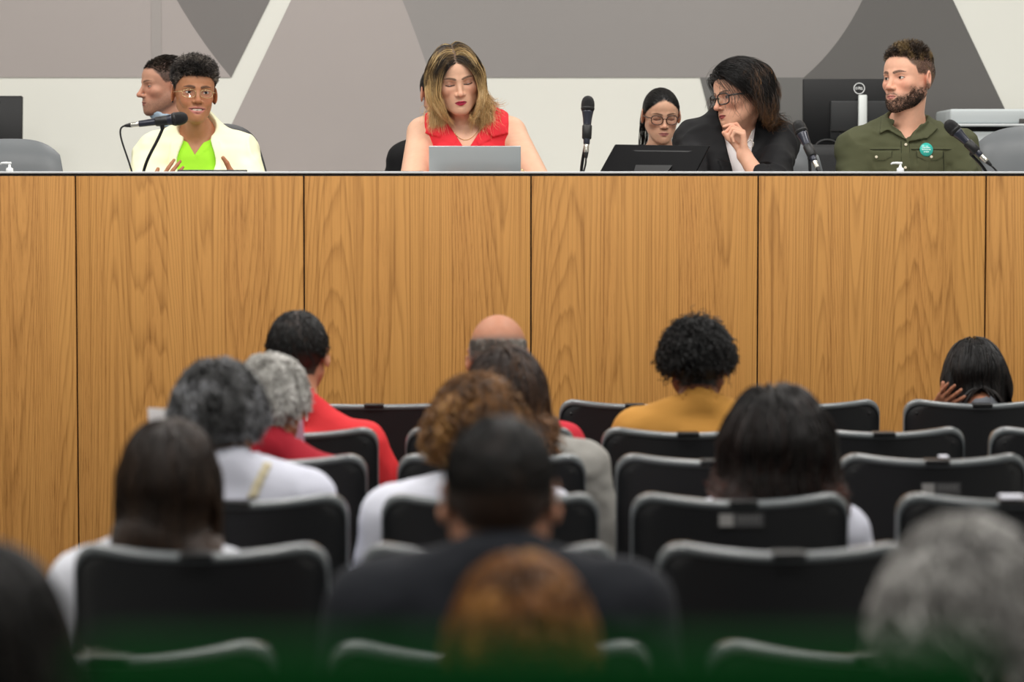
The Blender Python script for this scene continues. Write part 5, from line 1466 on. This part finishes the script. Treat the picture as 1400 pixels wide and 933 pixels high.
        for s in (-1, 1): MB().tube([(s * .22, -.05, .45), (s * .27, -.10, .50), (s * .27, -.12, .66)], .012, 8).box((s * .27, -.16, .67), (.05, .24, .03), bev=.012).build('armrest', blk, r)
        return r
    zt = at(0, 189, 10.35).z
    office_chair(at(10, 200, 10.35).x, 10.35, zt, .50, 'empty grey office chair at the far left behind the desk', gf)
    office_chair(at(1424, 200, 10.0).x, 10.0, at(0, 171, 10.0).z, .54, 'empty grey office chair at the far right behind the desk', gf, tw=.88)
    dkl = mat('chair_black_leather', '#26282b', .45, bump=.1, bscale=300)
    office_chair(at(296, 200, 10.28).x, 10.28, at(0, 168, 10.28).z, .50, 'dark office chair behind the woman in pale yellow', dkl, tw=.62)
    office_chair(at(1052, 200, 10.26).x, 10.26, at(0, 190, 10.26).z, .50, 'grey office chair behind the woman in the black blazer', gf, tw=.8)
    # side table along the rear wall with the things on it
    t = empty('rear_table', (0, 11.88, PLAT), 0, 'long white table along the mural wall behind everyone', 'table')
    MB().box((0, 0, .735), (8.6, .52, .03), bev=.004).build('tabletop', mat('table_white', '#c9cac6', .5), t)
    for x in (-4.1, -1.4, 1.4, 4.1):
        for y in (-.22, .22): MB().box((x, y, .36), (.05, .05, .72), bev=.004).build('leg', blk, t)
    TZ = PLAT + .75
    # left monitor
    d = 11.75
    p0, p1 = at(-62, 130, d), at(29, 192, d); c = Vector(((p0.x + p1.x) / 2, d, p0.z - .17))
    r = empty('monitor', (c.x, d, TZ), 0, 'black monitor seen from behind at the far left edge', 'monitor')
    bm_ = mat('monitor_black', '#0d0e10', .38, spec=.35)
    H = p0.z - TZ
    pan = MB().box((0, 0, H - .17), (p1.x - p0.x, .03, .34), Matrix.Rotation(R_(-6), 4, 'X'), bev=.006).build('casing', bm_, r)
    MB().box((-.03, -.019, H - .026), (.16, .003, .008), Matrix.Rotation(R_(-6), 4, 'X')).build('vent_strip', mat('vent_black', '#050506', .5), r)
    MB().box((0, .02, .12), (.06, .03, .24), bev=.006).box((0, 0, .008), (.24, .18, .016), bev=.006).build('stand', bm_, r)
    # monitor with round maker's emblem
    d = 11.76; a = at(1098, 108, d); b = at(1262, 108, d); w = b.x - a.x; H = a.z - TZ
    r = empty('monitor', ((a.x + b.x) / 2, d, TZ), 0, 'big black monitor seen from behind with a round white emblem and silver stand', 'monitor')
    ph = a.z - at(0, 205, d).z
    MB().box((0, .01, H - ph / 2), (w, .028, ph), bev=.004).build('casing', bm_, r)
    MB().box((0, .026, H - ph / 2), (w - .012, .003, ph - .014)).build('screen', mat('screen_dark', '#0b0e14', .15, spec=.6), r)
    MB().box((0, -.014, H - ph * .58), (.30, .026, ph * .55), bev=.008).build('rear_housing', mat('monitor_satin', '#1a1c1e', .5), r)
    ex = at(1174.5, 121, d).x - r.location.x; ez = at(1174.5, 121, d).z - TZ
    k = MB(); N_ = 40; ro, ri = .0255, .0222
    V = []
    for i in range(N_):
        w_ = 2 * math.pi * i / N_
        for (q, y) in ((ro, -.0075), (ri, -.0075), (ri, -.003), (ro, -.003)): V.append((ex + q * math.cos(w_), y, ez + q * math.sin(w_)))
    Fc = []
    for i in range(N_):
        j = (i + 1) % N_
        for q in range(4): Fc.append((i * 4 + q, i * 4 + (q + 1) % 4, j * 4 + (q + 1) % 4, j * 4 + q))
    k.add(V, Fc)
    # D E(slanted) L L as bold block letters
    def bar(x0, z0, x1, z1, t=.0030):
        a = Vector((x0, 0, z0)); b_ = Vector((x1, 0, z1)); u = (b_ - a).normalized(); n_ = Vector((-u.z, 0, u.x)) * t / 2; a -= u * t * .4; b_ += u * t * .4
        P = [a - n_, b_ - n_, b_ + n_, a + n_]
        k.add([(ex + p.x, -.0075, ez + p.z) for p in P] + [(ex + p.x, -.003, ez + p.z) for p in P], [(0, 1, 2, 3), (7, 6, 5, 4), (0, 4, 5, 1), (1, 5, 6, 2), (2, 6, 7, 3), (3, 7, 4, 0)])
    z0, z1 = -.0048, .0048
    bar(-.0150, z0, -.0150, z1); bar(-.0150, z1, -.0108, z1); bar(-.0150, z0, -.0108, z0); bar(-.0108, z1, -.0086, z1 * .4); bar(-.0086, z1 * .4, -.0086, z0 * .4); bar(-.0086, z0 * .4, -.0108, z0)
    for q in (-1, 0, 1):   # the leaning E
        bar(-.0050 + q * .0006, q * .0042 + .001, .0008 + q * .0006, q * .0042 + .0026, .0024)
    bar(-.0053, z0 + .001, -.0046, z1 + .0008, .0026)
    bar(.0046, z1, .0046, z0); bar(.0046, z0, .0082, z0); bar(.0114, z1, .0114, z0); bar(.0114, z0, .0150, z0)
    k.build('emblem', mat('emblem_white', '#f2f4f4', .4), r)
    sx = at(1177.5, 160, d).x - r.location.x
    MB().box((sx, -.040, (H - .07) / 2), (.040, .022, H - .075), bev=.006).box((sx, -.03, .006), (.26, .19, .012), bev=.005).build('stand', mat('stand_silver', '#d5dad8', .35, metal=.35), r)
    MB().box((sx - .08, -.032, at(0, 178, d).z - TZ), (.13, .010, .008)).build('port_strip', mat('vent_black', '#050506', .5), r)
    for (xa, xb) in ((-.10, -.055), (-.06, .0)):
        z = at(0, 180, d).z - TZ; MB().tube(bez((sx + xa, -.03, z), (sx + xa, -.06, z - .10), (sx + xb, -.07, z - .08), (sx + xb + .04, -.05, .03), 14), .003, 6).build('cable', blk, r)
    # dark rucksack on the rear table left of the bearded man
    d = 11.15; a = at(1112, 198, d); b = at(1150, 198, d)
    r = empty('backpack', ((a.x + b.x) / 2, d, PLAT), 0, 'black bag standing in front of the emblem monitor', 'bag')
    bagm = mat('bag_nylon', '#141517', .65, bump=.3, bscale=60)
    MB().box((0, 0, (a.z - PLAT) / 2), (.30, .16, a.z - PLAT), bev=.05).build('bag_body', bagm, r)
    MB().box((0, -.09, .45), (.22, .05, .34), bev=.02).build('front_pocket', bagm, r)
    MB().tube(bez((-.05, 0, a.z - PLAT - .01), (-.04, 0, a.z - PLAT + .03), (.04, 0, a.z - PLAT + .03), (.05, 0, a.z - PLAT - .01), 10), .006, 8).build('handle', bagm, r)
    # printer
    d = 11.72; gr = mat('printer_grey', '#c3cacc', .45); x0 = at(1297, 150, d).x; x1 = x0 + .46; z = lambda y: at(0, y, d).z - TZ
    r = empty('printer', ((x0 + x1) / 2, d + .15, TZ), 0, 'pale grey multifunction printer behind the grey chair at the far right', 'printer'); w = x1 - x0
    MB().box((0, 0, (z(149) + z(169)) / 2), (w, .38, z(149) - z(169)), bev=.012).build('scanner_lid', gr, r)
    MB().box((0, -.01, (z(169.5) + z(173)) / 2), (w - .02, .40, z(169.5) - z(173)), bev=.004).build('scanner_body', mat('printer_light', '#d3d8d9', .45), r)
    MB().box((0, .03, (z(173) + z(180)) / 2), (w - .06, .30, z(173) - z(180))).build('paper_exit', mat('vent_black', '#050506', .5), r)
    MB().box((0, 0, z(180) / 2 + .01), (w, .38, z(180) - .02), bev=.01).build('printer_body', gr, r)
    MB().box((.14, -.19, (z(163) + z(169)) / 2), (.12, .02, z(162) - z(169)), bev=.002).build('recess', mat('printer_dark', '#4a4846', .5), r)
    MB().box((w / 2 + .01, -.20, (z(150) + z(170)) / 2), (.12, .04, z(148) - z(170)), bev=.004).build('control_panel', mat('screen_dark', '#0b0e14', .15, spec=.6), r)
    # papers held in the audience
    def sheet(px, d, label, m, nm='paper_sheet', tilt=-.02):
        P = [at(x, y, d + (tilt if i > 1 else 0)) for i, (x, y) in enumerate(px)]; c = sum(P, Vector()) / 4
        th = Vector((0, .0012, 0)); V = [tuple(p - c) for p in P] + [tuple(p - c + th) for p in P]
        o = MB().add(V, [(0, 1, 2, 3), (7, 6, 5, 4), (0, 4, 5, 1), (1, 5, 6, 2), (2, 6, 7, 3), (3, 7, 4, 0)]).build(nm, m, None, c); tag(o, label, 'paper')
    sheet([(202, 558), (262, 561), (262, 640), (206, 640)], ROWD[4] + .42, 'white sheet of paper held by the dark grey haired person', mat('paper', '#e9e6ee', .7))
    sheet([(396, 575), (414, 571), (418, 628), (394, 628)], ROWD[3] + .40, 'lilac sheet of paper right of the white haired person', mat('paper_lilac', '#c9a9c4', .7))
    # low partition right in front of the camera
    r = empty('partition_screen', (.0, 1.12, 0), 0, 'blurred dark green low partition along the bottom of the photo', 'partition')
    gg = mat('partition_green', '#053a14', 1., spec=.05, bump=.3, bscale=300)
    MB().box((.02, 0, .73), (.40, .03, 1.38), bev=.006).build('panel', gg, r)
    MB().box((.02, 0, 1.430), (.40, .045, .03), bev=.012).build('top_rail', gg, r)
    for s in (-1, 1): MB().box((.02 + s * .15, 0, .02), (.05, .34, .04), bev=.008).build('foot', blk, r)

if ONLY is None or 'room' in ONLY:
    S_ROW = {1: 238., 2: 271., 3: 303., 4: 350., 5: 410., 6: 525., 7: 652.}
    ROWD = {k: F * .55 / v for k, v in S_ROW.items()}
    room(); desk(); chairs(); furniture()

# ---------------------------------------------------------------- light and camera
def lights():
    def area(loc, sx, sy, e, rot_=(0, 0, 0), col=(1, .97, .93), nm='ceiling_light'):
        l = bpy.data.lights.new(nm, 'AREA'); l.shape = 'RECTANGLE'; l.size = sx; l.size_y = sy; l.energy = e; l.color = col
        o = bpy.data.objects.new(nm, l); COL.objects.link(o); o.location = loc; o.rotation_euler = rot_
    for x in (-3.2, -1.1, 1.1, 3.2):
        area((x, 8.3, 4.05), 1.2, .5, 42, (R_(8), 0, 0))
        area((x, 10.9, 4.05), 1.2, .4, 25)
    for x in (-2.4, 0, 2.4):
        area((x, 6.2, 4.05), 1.2, .5, 44)
        area((x, 3.6, 4.05), 1.2, .5, 40)
        area((x, 0.6, 4.05), 1.2, .5, 24)
    w = bpy.data.worlds.new('world'); SC.world = w; w.use_nodes = True
    w.node_tree.nodes['Background'].inputs[0].default_value = (.9, .93, 1, 1); w.node_tree.nodes['Background'].inputs[1].default_value = .15
def camera():
    cam = bpy.data.cameras.new('camera'); co = bpy.data.objects.new('camera', cam); COL.objects.link(co)
    co.location = (0, 0, CAMZ); co.rotation_euler = CAMROT.to_euler(); SC.camera = co
    cam.sensor_width = 36; cam.lens = F * 36 / 1400; cam.clip_start = .05; cam.clip_end = 60
    cam.dof.use_dof = True; cam.dof.focus_distance = 10.2; cam.dof.aperture_fstop = 2.5
    vs = SC.view_settings; vs.view_transform = 'Standard'; vs.look = 'None'; vs.gamma = 1; vs.use_curve_mapping = False; vs.exposure = EXPOSURE
EXPOSURE = 0.
lights(); camera()
